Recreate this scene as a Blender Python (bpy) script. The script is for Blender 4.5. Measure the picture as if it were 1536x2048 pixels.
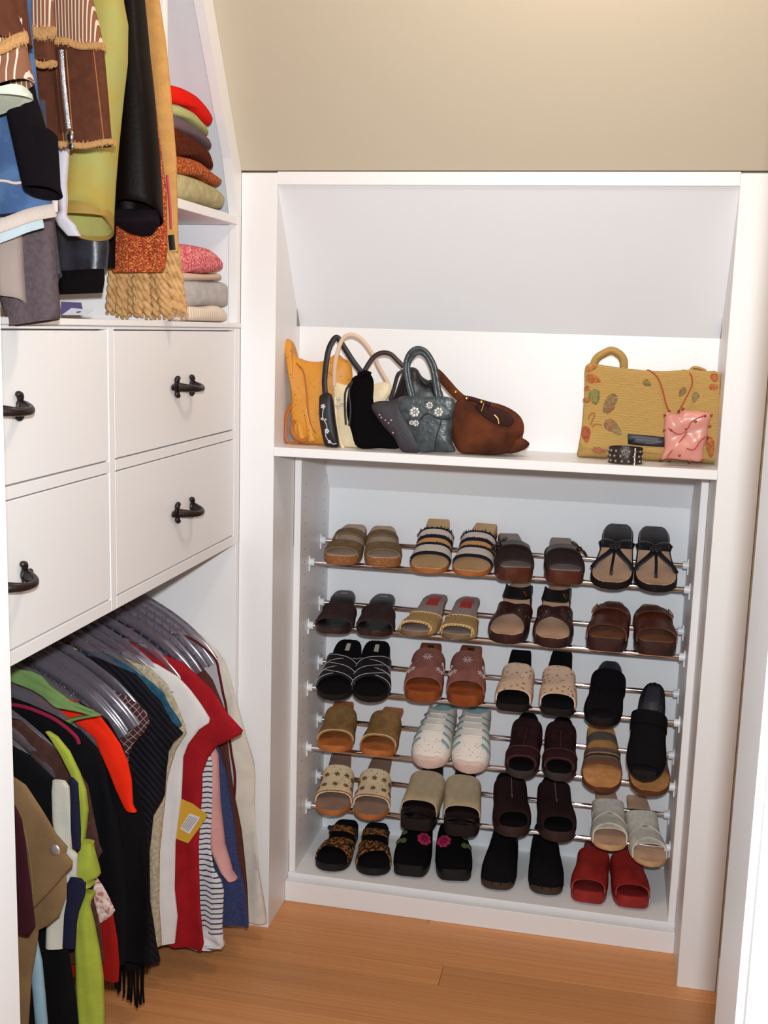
import bpy, bmesh, math, random
import numpy as np
from mathutils import Vector, Matrix

for o in list(bpy.data.objects):
    bpy.data.objects.remove(o, do_unlink=True)
scene = bpy.context.scene
COL = scene.collection
rnd = random.Random(7)

# ------------------------------------------------------------------ camera
CAM = np.array([0.73936633, -2.3432384, 1.42918017])
CR = np.array([0.97781866, 0.20747562, 0.02871455])
CU = np.array([-0.06207975, 0.15614591, 0.98578119])
CF = np.array([-0.20004191, 0.96569784, -0.16556242])
FPX = 2208.83
cd = bpy.data.cameras.new('camera')
cam = bpy.data.objects.new('camera', cd)
COL.objects.link(cam)
cd.sensor_fit = 'VERTICAL'
cd.sensor_height = 32.0
cd.lens = 32.0 * FPX / 2048.0
cd.clip_start = 0.02
m = Matrix.Identity(4)
for i in range(3):
    m[i][0], m[i][1], m[i][2], m[i][3] = CR[i], CU[i], -CF[i], CAM[i]
cam.matrix_world = m
scene.camera = cam

# ------------------------------------------------------------------ world, lights, exposure
def lin(c):
    c = c / 255.0
    return c / 12.92 if c <= 0.04045 else ((c + 0.055) / 1.055) ** 2.4
def rgb(r, g, b):
    return (lin(r), lin(g), lin(b), 1.0)

w = bpy.data.worlds.new('room_beyond_the_door')
scene.world = w
w.use_nodes = True
w.node_tree.nodes['Background'].inputs[0].default_value = (0.90, 0.95, 1.0, 1)
w.node_tree.nodes['Background'].inputs[1].default_value = 0.45

def add_light(name, kind, loc, energy, color, size=0.1):
    ld = bpy.data.lights.new(name, kind)
    ld.energy = energy
    ld.color = color
    if kind == 'AREA':
        ld.shape = 'DISK'
        ld.size = size
    else:
        ld.shadow_soft_size = size
    lo = bpy.data.objects.new(name, ld)
    lo.location = loc
    COL.objects.link(lo)
    return lo
# bulb of the closet ceiling lamp (warm) and the flash of the camera (cool)
lamp = add_light('ceiling_bulb', 'POINT', (0.66, -0.70, 2.33), 13.0, (1.0, 0.86, 0.77), 0.07)
flash = add_light('camera_flash', 'AREA', (0.76, -2.36, 1.53), 22.0, (0.90, 0.97, 1.0), 0.05)
flash.rotation_euler = cam.matrix_world.to_euler()
flash.data.spread = math.radians(140)

scene.view_settings.view_transform = 'Standard'
scene.view_settings.look = 'None'
scene.view_settings.gamma = 1.0
scene.view_settings.use_curve_mapping = False
scene.view_settings.exposure = 0.14

# ------------------------------------------------------------------ helpers
def at(px, py, ax, v):
    """point of the place seen at a photograph pixel, at a known plane (axis ax = v)"""
    d = CF * FPX + CR * (px - 768) - CU * (py - 1024)
    return CAM + d * ((v - CAM[ax]) / d[ax])

def mesh_obj(name, V, F, mat, parent=None, uv=None, smooth=True, angle=50, loc=None):
    me = bpy.data.meshes.new(name)
    me.from_pydata([tuple(float(c) for c in v) for v in V], [], [tuple(int(i) for i in f) for f in F])
    if uv is not None:
        ul = me.uv_layers.new(name='UVMap')
        idx = np.empty(len(me.loops), dtype=np.int64)
        me.loops.foreach_get('vertex_index', idx)
        ul.data.foreach_set('uv', np.asarray(uv, dtype=np.float32)[idx].ravel())
    if smooth:
        me.shade_smooth()
        me.set_sharp_from_angle(angle=math.radians(angle))
    if mat is not None:
        me.materials.append(mat)
    o = bpy.data.objects.new(name, me)
    COL.objects.link(o)
    if parent is not None:
        o.parent = parent
    if loc is not None:
        o.location = loc
    return o

def fixn(o):
    """outward normals"""
    bm = bmesh.new(); bm.from_mesh(o.data)
    bmesh.ops.recalc_face_normals(bm, faces=bm.faces[:])
    bm.to_mesh(o.data); bm.free()
    return o

def thing(name, label, cat, loc=(0, 0, 0), group=None, kind=None):
    o = bpy.data.objects.new(name, None)
    o.empty_display_size = 0.05
    o.location = [float(c) for c in loc]
    COL.objects.link(o)
    tag(o, label, cat, group, kind)
    return o

def tag(o, label=None, cat=None, group=None, kind=None):
    if label: o['label'] = label
    if cat: o['category'] = cat
    if group: o['group'] = group
    if kind: o['kind'] = kind
    return o

def local(o, parent):
    """o's mesh was made in world coordinates: keep it there under its moved parent"""
    L = parent.location
    me = o.data
    co = np.empty(len(me.vertices) * 3, dtype=np.float32)
    me.vertices.foreach_get('co', co)
    co = co.reshape(-1, 3) - np.array(L, dtype=np.float32)
    me.vertices.foreach_set('co', co.ravel())
    me.update()
    return o

def boxmesh(name, lo, hi, bev=0.0015, seg=1):
    bm = bmesh.new()
    bmesh.ops.create_cube(bm, size=1.0)
    c = [(a + b) / 2 for a, b in zip(lo, hi)]
    s = [abs(b - a) for a, b in zip(lo, hi)]
    for v in bm.verts:
        v.co = Vector((c[0] + v.co.x * s[0], c[1] + v.co.y * s[1], c[2] + v.co.z * s[2]))
    if bev:
        bmesh.ops.bevel(bm, geom=bm.edges[:], offset=min(bev, min(s) * 0.45), segments=seg, affect='EDGES', profile=0.7)
    me = bpy.data.meshes.new(name)
    bm.to_mesh(me); bm.free()
    return me

def box(name, lo, hi, mat, parent=None, bev=0.0015, seg=1):
    me = boxmesh(name, lo, hi, bev, seg)
    me.materials.append(mat)
    o = bpy.data.objects.new(name, me)
    COL.objects.link(o)
    if parent is not None:
        o.parent = parent
    return o

def prism(name, poly, axis, a, b, mat, parent=None):
    """polygon (two other axes, in x<y<z order) extruded from a to b along axis"""
    V = []
    for t in (a, b):
        for p in poly:
            q = list(p); q.insert(axis, t); V.append(q)
    n = len(poly)
    F = [list(range(n))[::-1], list(range(n, 2 * n))] + [[i, (i + 1) % n, n + (i + 1) % n, n + i] for i in range(n)]
    return fixn(mesh_obj(name, V, F, mat, parent, smooth=False))

def loft(rings, cap0=True, cap1=True, uvs=True):
    """closed rings of equal length -> V, F, uv"""
    n = len(rings[0]); V = []; F = []; UV = []
    for j, r in enumerate(rings):
        for i, p in enumerate(r):
            V.append(p); UV.append((i / n, j / (len(rings) - 1)))
    for j in range(len(rings) - 1):
        for i in range(n):
            a = j * n + i; b = j * n + (i + 1) % n
            F.append((a, b, b + n, a + n))
    if cap0: F.append(tuple(range(n))[::-1])
    if cap1: F.append(tuple(range((len(rings) - 1) * n, len(rings) * n)))
    return V, F, UV

def smoothline(pts, k=6):
    P = [np.array(p, float) for p in pts]
    P = [2 * P[0] - P[1]] + P + [2 * P[-1] - P[-2]]
    out = []
    for i in range(1, len(P) - 2):
        for t in np.linspace(0, 1, k, endpoint=False):
            a, b, c, d = P[i - 1], P[i], P[i + 1], P[i + 2]
            out.append(0.5 * ((2 * b) + (c - a) * t + (2 * a - 5 * b + 4 * c - d) * t * t + (3 * b - a - 3 * c + d) * t ** 3))
    out.append(P[-2])
    return out

def sweep(pts, ra, rb=None, n=8, up=(0, 1, 0), taper=None, twist=0.0):
    """elliptic tube along pts: ra across (side), rb along up"""
    rb = ra if rb is None else rb
    P = [np.array(p, float) for p in pts]
    up = np.array(up, float)
    rings = []
    for i, p in enumerate(P):
        t = P[min(i + 1, len(P) - 1)] - P[max(i - 1, 0)]
        t = t / (np.linalg.norm(t) + 1e-9)
        s = np.cross(t, up)
        if np.linalg.norm(s) < 1e-3:
            s = np.cross(t, np.array([1.0, 0.1, 0]))
        s /= np.linalg.norm(s)
        u = np.cross(s, t)
        k = 1.0 if taper is None else taper(i / max(1, len(P) - 1))
        ph = twist * i
        rings.append([p + k * (ra * math.cos(a + ph) * s + rb * math.sin(a + ph) * u) for a in np.linspace(0, 2 * math.pi, n, endpoint=False)])
    return loft(rings)

class MB:
    """collects several shapes of ONE part"""
    def __init__(self): self.V = []; self.F = []; self.U = []
    def add(self, V, F, U=None):
        k = len(self.V)
        self.V += list(V); self.F += [tuple(i + k for i in f) for f in F]
        self.U += list(U) if U is not None else [(0, 0)] * len(V)
        return self
    def tube(self, *a, **k): return self.add(*sweep(*a, **k))
    def ball(self, c, r, n=8):
        rings = []
        for j in range(1, n):
            ph = math.pi * j / n
            rings.append([(c[0] + r[0] * math.sin(ph) * math.cos(t), c[1] + r[1] * math.sin(ph) * math.sin(t), c[2] + r[2] * math.cos(ph)) for t in np.linspace(0, 2 * math.pi, 2 * n, endpoint=False)])
        return self.add(*loft(rings))
    def cube(self, c, h):
        V = [(c[0] + sx * h[0], c[1] + sy * h[1], c[2] + sz * h[2]) for sx in (-1, 1) for sy in (-1, 1) for sz in (-1, 1)]
        return self.add(V, [(0, 1, 3, 2), (4, 6, 7, 5), (0, 4, 5, 1), (2, 3, 7, 6), (0, 2, 6, 4), (1, 5, 7, 3)])
    def build(self, name, mat, parent=None, smooth=True, angle=50):
        return fixn(mesh_obj(name, self.V, self.F, mat, parent, self.U, smooth, angle))

# ------------------------------------------------------------------ procedural materials
MATS = {}
def mat(name, col, rough=0.6, spec=0.4, metal=0.0, bump=0.0, bscale=300.0, var=0.0, vscale=40.0, col2=None, coat=0.0, sheen=0.0, coords='Object', stretch=None):
    if name in MATS: return MATS[name]
    M = bpy.data.materials.new(name); M.use_nodes = True
    nt = M.node_tree; N = nt.nodes; L = nt.links
    b = N['Principled BSDF']
    b.inputs['Base Color'].default_value = col
    b.inputs['Roughness'].default_value = rough
    b.inputs['Specular IOR Level'].default_value = spec
    b.inputs['Metallic'].default_value = metal
    if coat: b.inputs['Coat Weight'].default_value = coat
    if sheen: b.inputs['Sheen Weight'].default_value = sheen
    tc = N.new('ShaderNodeTexCoord')
    src = tc.outputs[coords]
    if stretch:
        mp = N.new('ShaderNodeMapping'); mp.inputs['Scale'].default_value = stretch
        L.new(src, mp.inputs['Vector']); src = mp.outputs['Vector']
    if var or col2 is not None:
        nz = N.new('ShaderNodeTexNoise'); nz.inputs['Scale'].default_value = vscale; nz.inputs['Detail'].default_value = 3
        L.new(src, nz.inputs['Vector'])
        mx = N.new('ShaderNodeMix'); mx.data_type = 'RGBA'
        c2 = col2 if col2 is not None else tuple(c * (1 - var) for c in col[:3]) + (1,)
        mx.inputs[6].default_value = col; mx.inputs[7].default_value = c2
        rp = N.new('ShaderNodeValToRGB'); rp.color_ramp.elements[0].position = 0.38; rp.color_ramp.elements[1].position = 0.62
        L.new(nz.outputs['Fac'], rp.inputs['Fac']); L.new(rp.outputs['Color'], mx.inputs[0])
        L.new(mx.outputs[2], b.inputs['Base Color'])
    if bump:
        nb = N.new('ShaderNodeTexNoise'); nb.inputs['Scale'].default_value = bscale; nb.inputs['Detail'].default_value = 2
        L.new(src, nb.inputs['Vector'])
        bp = N.new('ShaderNodeBump'); bp.inputs['Strength'].default_value = bump; bp.inputs['Distance'].default_value = 0.002
        L.new(nb.outputs['Fac'], bp.inputs['Height']); L.new(bp.outputs['Normal'], b.inputs['Normal'])
    MATS[name] = M
    return M

def ramp_mat(name, axis, stops, rough=0.7, spec=0.25, coords='UV', scale=1.0, wave=None, noise=0.0, nscale=60.0, sheen=0.0, bump=0.0):
    """bands of colour (constant ramp) along a coordinate; scale repeats the ramp"""
    if name in MATS: return MATS[name]
    M = bpy.data.materials.new(name); M.use_nodes = True
    nt = M.node_tree; N = nt.nodes; L = nt.links
    b = N['Principled BSDF']; b.inputs['Roughness'].default_value = rough; b.inputs['Specular IOR Level'].default_value = spec
    if sheen: b.inputs['Sheen Weight'].default_value = sheen
    tc = N.new('ShaderNodeTexCoord'); sp = N.new('ShaderNodeSeparateXYZ')
    L.new(tc.outputs[coords], sp.inputs[0])
    val = sp.outputs[axis]
    if noise:
        nz = N.new('ShaderNodeTexNoise'); nz.inputs['Scale'].default_value = nscale
        L.new(tc.outputs['Object'], nz.inputs['Vector'])
        ma = N.new('ShaderNodeMath'); ma.operation = 'MULTIPLY_ADD'; ma.inputs[1].default_value = noise
        L.new(nz.outputs['Fac'], ma.inputs[0]); L.new(val, ma.inputs[2]); val = ma.outputs[0]
    if scale != 1.0:
        m1 = N.new('ShaderNodeMath'); m1.operation = 'MULTIPLY'; m1.inputs[1].default_value = scale
        m2 = N.new('ShaderNodeMath'); m2.operation = 'FRACT'
        L.new(val, m1.inputs[0]); L.new(m1.outputs[0], m2.inputs[0]); val = m2.outputs[0]
    rp = N.new('ShaderNodeValToRGB'); rp.color_ramp.interpolation = 'CONSTANT'
    el = rp.color_ramp.elements
    el[0].position = stops[0][0]; el[0].color = stops[0][1]
    el[1].position = stops[1][0]; el[1].color = stops[1][1]
    for p, c in stops[2:]:
        e = el.new(p); e.color = c
    L.new(val, rp.inputs['Fac']); L.new(rp.outputs['Color'], b.inputs['Base Color'])
    if bump:
        bp = N.new('ShaderNodeBump'); bp.inputs['Strength'].default_value = bump; bp.inputs['Distance'].default_value = 0.003
        L.new(val, bp.inputs['Height']); L.new(bp.outputs['Normal'], b.inputs['Normal'])
    MATS[name] = M
    return M

def spot_mat(name, base, spot, scale=60.0, size=0.25, rough=0.7, spec=0.3, coords='Object', ring=None, base2=None, metalspot=False):
    """voronoi spots on a base colour"""
    if name in MATS: return MATS[name]
    M = bpy.data.materials.new(name); M.use_nodes = True
    nt = M.node_tree; N = nt.nodes; L = nt.links
    b = N['Principled BSDF']; b.inputs['Roughness'].default_value = rough; b.inputs['Specular IOR Level'].default_value = spec
    tc = N.new('ShaderNodeTexCoord'); vo = N.new('ShaderNodeTexVoronoi'); vo.inputs['Scale'].default_value = scale
    L.new(tc.outputs[coords], vo.inputs['Vector'])
    rp = N.new('ShaderNodeValToRGB'); rp.color_ramp.interpolation = 'CONSTANT'
    el = rp.color_ramp.elements
    el[0].position = 0; el[0].color = spot
    el[1].position = size; el[1].color = ring if ring else base
    if ring:
        e = el.new(size * 1.7); e.color = base
    L.new(vo.outputs['Distance'], rp.inputs['Fac'])
    out = rp.outputs['Color']
    L.new(out, b.inputs['Base Color'])
    if metalspot:
        r2 = N.new('ShaderNodeValToRGB'); r2.color_ramp.interpolation = 'CONSTANT'
        r2.color_ramp.elements[0].color = (0.15, 0.15, 0.15, 1); r2.color_ramp.elements[1].position = size; r2.color_ramp.elements[1].color = (0.6, 0.6, 0.6, 1)
        L.new(vo.outputs['Distance'], r2.inputs['Fac']); L.new(r2.outputs['Color'], b.inputs['Roughness'])
    bp = N.new('ShaderNodeBump'); bp.inputs['Strength'].default_value = 0.3; bp.inputs['Distance'].default_value = 0.001
    L.new(vo.outputs['Distance'], bp.inputs['Height']); L.new(bp.outputs['Normal'], b.inputs['Normal'])
    MATS[name] = M
    return M

def weave_mat(name, c1, c2, scale=150.0, rough=0.8, coords='Object', direction='DIAGONAL', dist=2.0, bump=0.5, thr=0.5):
    """two-tone wave (corduroy, twill, lattice) with relief"""
    if name in MATS: return MATS[name]
    M = bpy.data.materials.new(name); M.use_nodes = True
    nt = M.node_tree; N = nt.nodes; L = nt.links
    b = N['Principled BSDF']; b.inputs['Roughness'].default_value = rough; b.inputs['Specular IOR Level'].default_value = 0.2
    tc = N.new('ShaderNodeTexCoord'); wv = N.new('ShaderNodeTexWave'); wv.inputs['Scale'].default_value = scale
    wv.bands_direction = direction
    wv.inputs['Distortion'].default_value = dist; wv.inputs['Detail'].default_value = 1.0
    L.new(tc.outputs[coords], wv.inputs['Vector'])
    rp = N.new('ShaderNodeValToRGB'); el = rp.color_ramp.elements
    el[0].position = max(0, thr - 0.12); el[0].color = c1; el[1].position = min(1, thr + 0.12); el[1].color = c2
    L.new(wv.outputs['Fac'], rp.inputs['Fac']); L.new(rp.outputs['Color'], b.inputs['Base Color'])
    bp = N.new('ShaderNodeBump'); bp.inputs['Strength'].default_value = bump; bp.inputs['Distance'].default_value = 0.002
    L.new(wv.outputs['Fac'], bp.inputs['Height']); L.new(bp.outputs['Normal'], b.inputs['Normal'])
    MATS[name] = M
    return M

def tweed_mat(name, base, flecks, scale=260.0, rough=0.85):
    """noise flecks of several colours"""
    if name in MATS: return MATS[name]
    M = bpy.data.materials.new(name); M.use_nodes = True
    nt = M.node_tree; N = nt.nodes; L = nt.links
    b = N['Principled BSDF']; b.inputs['Roughness'].default_value = rough; b.inputs['Specular IOR Level'].default_value = 0.2
    tc = N.new('ShaderNodeTexCoord'); nz = N.new('ShaderNodeTexNoise'); nz.inputs['Scale'].default_value = scale; nz.inputs['Detail'].default_value = 1.5
    L.new(tc.outputs['Object'], nz.inputs['Vector'])
    rp = N.new('ShaderNodeValToRGB'); el = rp.color_ramp.elements
    rp.color_ramp.interpolation = 'CONSTANT'
    el[0].position = 0; el[0].color = flecks[0]; el[1].position = 0.42; el[1].color = base
    if len(flecks) > 1:
        e = el.new(0.58); e.color = flecks[1]
    L.new(nz.outputs['Fac'], rp.inputs['Fac']); L.new(rp.outputs['Color'], b.inputs['Base Color'])
    bp = N.new('ShaderNodeBump'); bp.inputs['Strength'].default_value = 0.6; bp.inputs['Distance'].default_value = 0.002
    L.new(nz.outputs['Fac'], bp.inputs['Height']); L.new(bp.outputs['Normal'], b.inputs['Normal'])
    MATS[name] = M
    return M

def clear_plastic():
    if 'clear_plastic' in MATS: return MATS['clear_plastic']
    M = bpy.data.materials.new('clear_plastic'); M.use_nodes = True
    nt = M.node_tree; N = nt.nodes; L = nt.links
    N.remove(N['Principled BSDF'])
    tr = N.new('ShaderNodeBsdfTransparent'); tr.inputs['Color'].default_value = (0.86, 0.84, 0.88, 1)
    gl = N.new('ShaderNodeBsdfGlossy'); gl.inputs['Roughness'].default_value = 0.12; gl.inputs['Color'].default_value = (0.95, 0.93, 0.97, 1)
    df = N.new('ShaderNodeBsdfDiffuse'); df.inputs['Color'].default_value = (0.34, 0.30, 0.35, 1)
    fr = N.new('ShaderNodeFresnel'); fr.inputs['IOR'].default_value = 1.55
    ma = N.new('ShaderNodeMath'); ma.operation = 'MULTIPLY_ADD'; ma.inputs[1].default_value = 1.3; ma.inputs[2].default_value = 0.10
    m1 = N.new('ShaderNodeMixShader'); m2 = N.new('ShaderNodeMixShader'); m2.inputs[0].default_value = 0.16
    L.new(fr.outputs[0], ma.inputs[0]); L.new(ma.outputs[0], m1.inputs[0])
    L.new(tr.outputs[0], m1.inputs[1]); L.new(gl.outputs[0], m1.inputs[2])
    L.new(m1.outputs[0], m2.inputs[1]); L.new(df.outputs[0], m2.inputs[2])
    L.new(m2.outputs[0], N['Material Output'].inputs[0])
    MATS['clear_plastic'] = M
    return M

white = mat('white_paint', rgb(236, 233, 233), 0.38, 0.4, bump=0.03, bscale=60)
shell = mat('white_wall_panel', rgb(232, 232, 235), 0.55, 0.3, bump=0.03, bscale=90)
tan = mat('tan_wall_paint', rgb(196, 184, 163), 0.85, 0.15, bump=0.05, bscale=140)
chrome = mat('chrome', rgb(225, 220, 222), 0.10, 0.5, metal=1.0)
clipm = mat('white_clip_plastic', rgb(228, 230, 234), 0.35, 0.5)
iron = mat('black_iron', rgb(38, 26, 26), 0.38, 0.5, bump=0.35, bscale=250, metal=0.35)

# ------------------------------------------------------------------ the room
SLOPE = 1.70            # roof falls this much per metre towards the back
ZF = 1.751              # height where the roof meets the shoe wall
XL, XR = -0.70, 1.62
YD = -1.25              # inner face of the door wall
ZC = 2.46               # flat part of the ceiling
def roof_y(z): return -(z - ZF) / SLOPE

def wood_mat():
    M = bpy.data.materials.new('oak_floor_board'); M.use_nodes = True
    nt = M.node_tree; N = nt.nodes; L = nt.links
    b = N['Principled BSDF']; b.inputs['Roughness'].default_value = 0.42; b.inputs['Specular IOR Level'].default_value = 0.35
    tc = N.new('ShaderNodeTexCoord'); oi = N.new('ShaderNodeObjectInfo')
    mp = N.new('ShaderNodeMapping'); mp.inputs['Scale'].default_value = (1.2, 22, 22)
    ad = N.new('ShaderNodeVectorMath'); ad.operation = 'ADD'
    sc = N.new('ShaderNodeVectorMath'); sc.operation = 'SCALE'; sc.inputs['Scale'].default_value = 31.0
    cb = N.new('ShaderNodeCombineXYZ')
    L.new(oi.outputs['Random'], cb.inputs[0]); L.new(oi.outputs['Random'], cb.inputs[1]); L.new(cb.outputs[0], sc.inputs[0])
    L.new(tc.outputs['Object'], mp.inputs['Vector']); L.new(mp.outputs[0], ad.inputs[0]); L.new(sc.outputs[0], ad.inputs[1])
    nz = N.new('ShaderNodeTexNoise'); nz.inputs['Scale'].default_value = 1.6; nz.inputs['Detail'].default_value = 5; nz.inputs['Distortion'].default_value = 0.8
    L.new(ad.outputs[0], nz.inputs['Vector'])
    rp = N.new('ShaderNodeValToRGB'); el = rp.color_ramp.elements
    el[0].position = 0.3; el[0].color = rgb(192, 124, 74); el[1].position = 0.7; el[1].color = rgb(216, 154, 100)
    L.new(nz.outputs['Fac'], rp.inputs['Fac'])
    hs = N.new('ShaderNodeHueSaturation')
    ma = N.new('ShaderNodeMath'); ma.operation = 'MULTIPLY_ADD'; ma.inputs[1].default_value = 0.22; ma.inputs[2].default_value = 0.88
    L.new(oi.outputs['Random'], ma.inputs[0]); L.new(ma.outputs[0], hs.inputs['Value']); L.new(rp.outputs[0], hs.inputs['Color'])
    L.new(hs.outputs[0], b.inputs['Base Color'])
    return M
wood = wood_mat()
fl = box('floor', (XL, -3.2, -0.06), (XR, 0.45, -0.012), mat('floor_gap', rgb(128, 80, 44), 0.8), bev=0)
tag(fl, 'orange-brown hardwood floor of narrow boards', 'floor', kind='structure')
BW = 0.083
pm = None
y = 0.45; row = 0
while y > -3.15:
    x = XL - rnd.uniform(0.0, 1.6)
    while x < XR:
        ln = rnd.uniform(1.7, 2.6)
        x0, x1 = max(x, XL), min(x + ln, XR)
        if x1 - x0 > 0.05:
            if pm is None:
                pm = boxmesh('floor_board', (-0.5, -0.5, -0.5), (0.5, 0.5, 0.5), 0.0)
                pm.materials.append(wood)
            o = bpy.data.objects.new('floor_board', pm)
            o.location = ((x0 + x1) / 2, y - BW / 2, -0.006)
            o.scale = (x1 - x0 - 0.0012, BW - 0.0008, 0.012)
            COL.objects.link(o); o.parent = fl
        x += ln
    y -= BW; row += 1

tag(box('wall_left', (XL - 0.1, YD - 0.1, 0), (XL, 0.5, ZC), tan, bev=0), 'tan painted wall behind the hanging clothes', 'wall', kind='structure')
tag(box('wall_right', (XR, -1.5, 0), (XR + 0.1, 0.5, ZC), tan, bev=0), 'tan painted right wall of the closet', 'wall', kind='structure')
# sloped ceiling with a real thickness, then the flat part
zt = ZC
prism('ceiling_sloped', [(0.0, ZF), (0.026, ZF), (0.576, ZF - 0.55 * SLOPE), (0.62, ZF - 0.55 * SLOPE), (roof_y(zt) + 0.06, zt), (roof_y(zt), zt)], 0, XL, XR, tan)
tag(bpy.data.objects['ceiling_sloped'], 'tan sloped ceiling above the white shoe wall', 'ceiling', kind='structure')
tag(box('ceiling', (XL, YD, ZC), (XR, roof_y(zt) + 0.06, ZC + 0.05), tan, bev=0), 'flat tan ceiling near the door', 'ceiling', kind='structure')

# wall beside the face frame at the right, with its baseboard
tag(box('wall_back', (1.034, 0.004, 0), (XR, 0.10, ZF - 0.012), tan, bev=0), 'narrow strip of tan wall right of the shoe cabinet', 'wall', kind='structure')
tag(box('baseboard_back', (1.034, -0.008, 0), (XR, 0.004, 0.082), white, bev=0.002), 'white baseboard under the tan wall strip', 'baseboard', kind='structure')
tag(box('trim_3', (1.034, -0.006, ZF - 0.035), (XR, 0.006, ZF), white, bev=0.002), 'white rail continuing along the foot of the sloped ceiling', 'trim', kind='structure')
# the doorway the photograph is taken through
JL, JR = 0.087, 0.878
jamb = white
tag(box('wall_door', (XL, YD - 0.12, 0), (JL - 0.02, YD, ZC), tan, bev=0), 'wall left of the doorway', 'wall', kind='structure')
tag(box('wall_front', (JR + 0.02, YD - 0.12, 0), (XR, YD, ZC), tan, bev=0), 'wall right of the doorway', 'wall', kind='structure')
tag(box('wall_header', (JL - 0.02, YD - 0.12, 2.08), (JR + 0.02, YD, ZC), tan, bev=0), 'wall over the doorway', 'wall', kind='structure')
tag(box('trim_1', (JL - 0.02, YD - 0.14, 0), (JL, YD, 2.08), jamb, bev=0.002), 'white door jamb at the left edge of the picture', 'door jamb', kind='structure')
tag(box('trim_2', (JR, YD - 0.14, 0), (JR + 0.02, YD, 2.08), jamb, bev=0.002), 'white door jamb at the right edge of the picture', 'door jamb', kind='structure')
tag(box('trim_4', (JR + 0.006, YD - 0.16, 0), (JR + 0.09, YD - 0.14, 2.16), jamb, bev=0.004), 'white casing of the doorway at the right', 'door casing', kind='structure')
tag(box('trim_5', (JL - 0.09, YD - 0.16, 0), (JL - 0.006, YD - 0.14, 2.16), jamb, bev=0.004), 'white casing of the doorway at the left', 'door casing', kind='structure')

# ------------------------------------------------------------------ shoe wall: face frame, niche, shelf, cabinet
W = 0.95; D1 = 0.1642; ZT = 1.7214; ZS = 1.1581; ZSB = 1.1381; A = 0.0804; B = 0.0827
fr = thing('face_frame', 'white painted face frame around the handbag niche and shoe cabinet', 'frame', (W / 2, 0, 0))
def part(o, parent):
    o.parent = parent; local(o, parent); return o
part(box('stile', (-A, 0, 0), (0, D1 - 0.0005, ZF - 0.005), white, bev=0.001), fr)
part(box('stile', (W, 0, 0), (W + B, D1 - 0.0005, ZF - 0.005), white, bev=0.001), fr)
part(box('top_rail', (0, -0.0005, ZT), (W, 0.018, ZF - 0.002), white, bev=0.001), fr)

ni = thing('handbag_niche', 'white niche lining with a slanted back above the handbags', 'niche', (W / 2, 0.1, ZS))
yb, zb = 0.19, 1.424
prism('slanted_panel', [(0.002, ZT + 0.004), (0.016, ZT + 0.004), (yb + 0.016, zb), (yb, zb)], 0, 0, W, shell)
part(bpy.data.objects['slanted_panel'], ni)
part(box('back_panel', (0, yb, ZS), (W, yb + 0.014, zb), white, bev=0), ni)
part(box('side_panel', (-0.012, D1, ZS), (0.0, yb, zb), white, bev=0), ni)
part(box('side_panel', (W, D1, ZS), (W + 0.012, yb, zb), white, bev=0), ni)

sh = box('niche_shelf', (-0.001, -0.004, ZSB), (W + 0.001, yb, ZS), white, bev=0.0012)
tag(sh, 'white shelf board carrying the row of handbags', 'shelf')

TH = 0.0171; ZK = 0.064; YL = 0.4293; ZL = 1.0105
sc_ = thing('shoe_cabinet', 'white recessed cabinet holding the chrome shoe rods', 'cabinet', (W / 2, 0.3, 0))
for n, lo, hi in (('side_panel', (0.0005, D1, ZK), (TH, YL + 0.014, ZSB - 0.001)), ('side_panel', (W - TH, D1, ZK), (W - 0.0005, YL + 0.014, ZSB - 0.001)),
                  ('bottom_panel', (0.0005, D1 - 0.006, ZK - 0.018), (W - 0.0005, YL + 0.014, ZK)),
                  ('kick_board', (0.0005, 0.133, 0.0), (W - 0.0005, 0.152, ZK - 0.012)),
                  ('top_rail', (TH, D1, ZSB - 0.012), (W - TH, D1 + 0.018, ZSB - 0.001)),
                  ('back_panel', (TH, YL, ZK), (W - TH, YL + 0.012, ZL))):
    part(box(n, lo, hi, white if n != 'back_panel' else shell, bev=0.001), sc_)
prism('slanted_panel', [(0.352, ZSB), (0.37, ZSB), (YL + 0.018, ZL), (YL, ZL)], 0, TH, W - TH, shell)
part(bpy.data.objects['slanted_panel.001'], sc_)
hb = MB()
for xs, nx in ((TH + 0.0002, 1), (W - TH - 0.0002, -1)):
    for yy in (0.205, 0.385):
        for k in range(30):
            z = 0.12 + k * 0.032
            hb.add([(xs, yy + 0.0024 * math.cos(a), z + 0.0024 * math.sin(a)) for a in np.linspace(0, 6.283, 8, endpoint=False)], [tuple(range(8))])
ph = hb.build('shelf_pin_holes', mat('hole_shade', rgb(120, 116, 120), 0.8), None, smooth=False)
part(ph, sc_); ph['kind'] = 'stuff'

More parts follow.
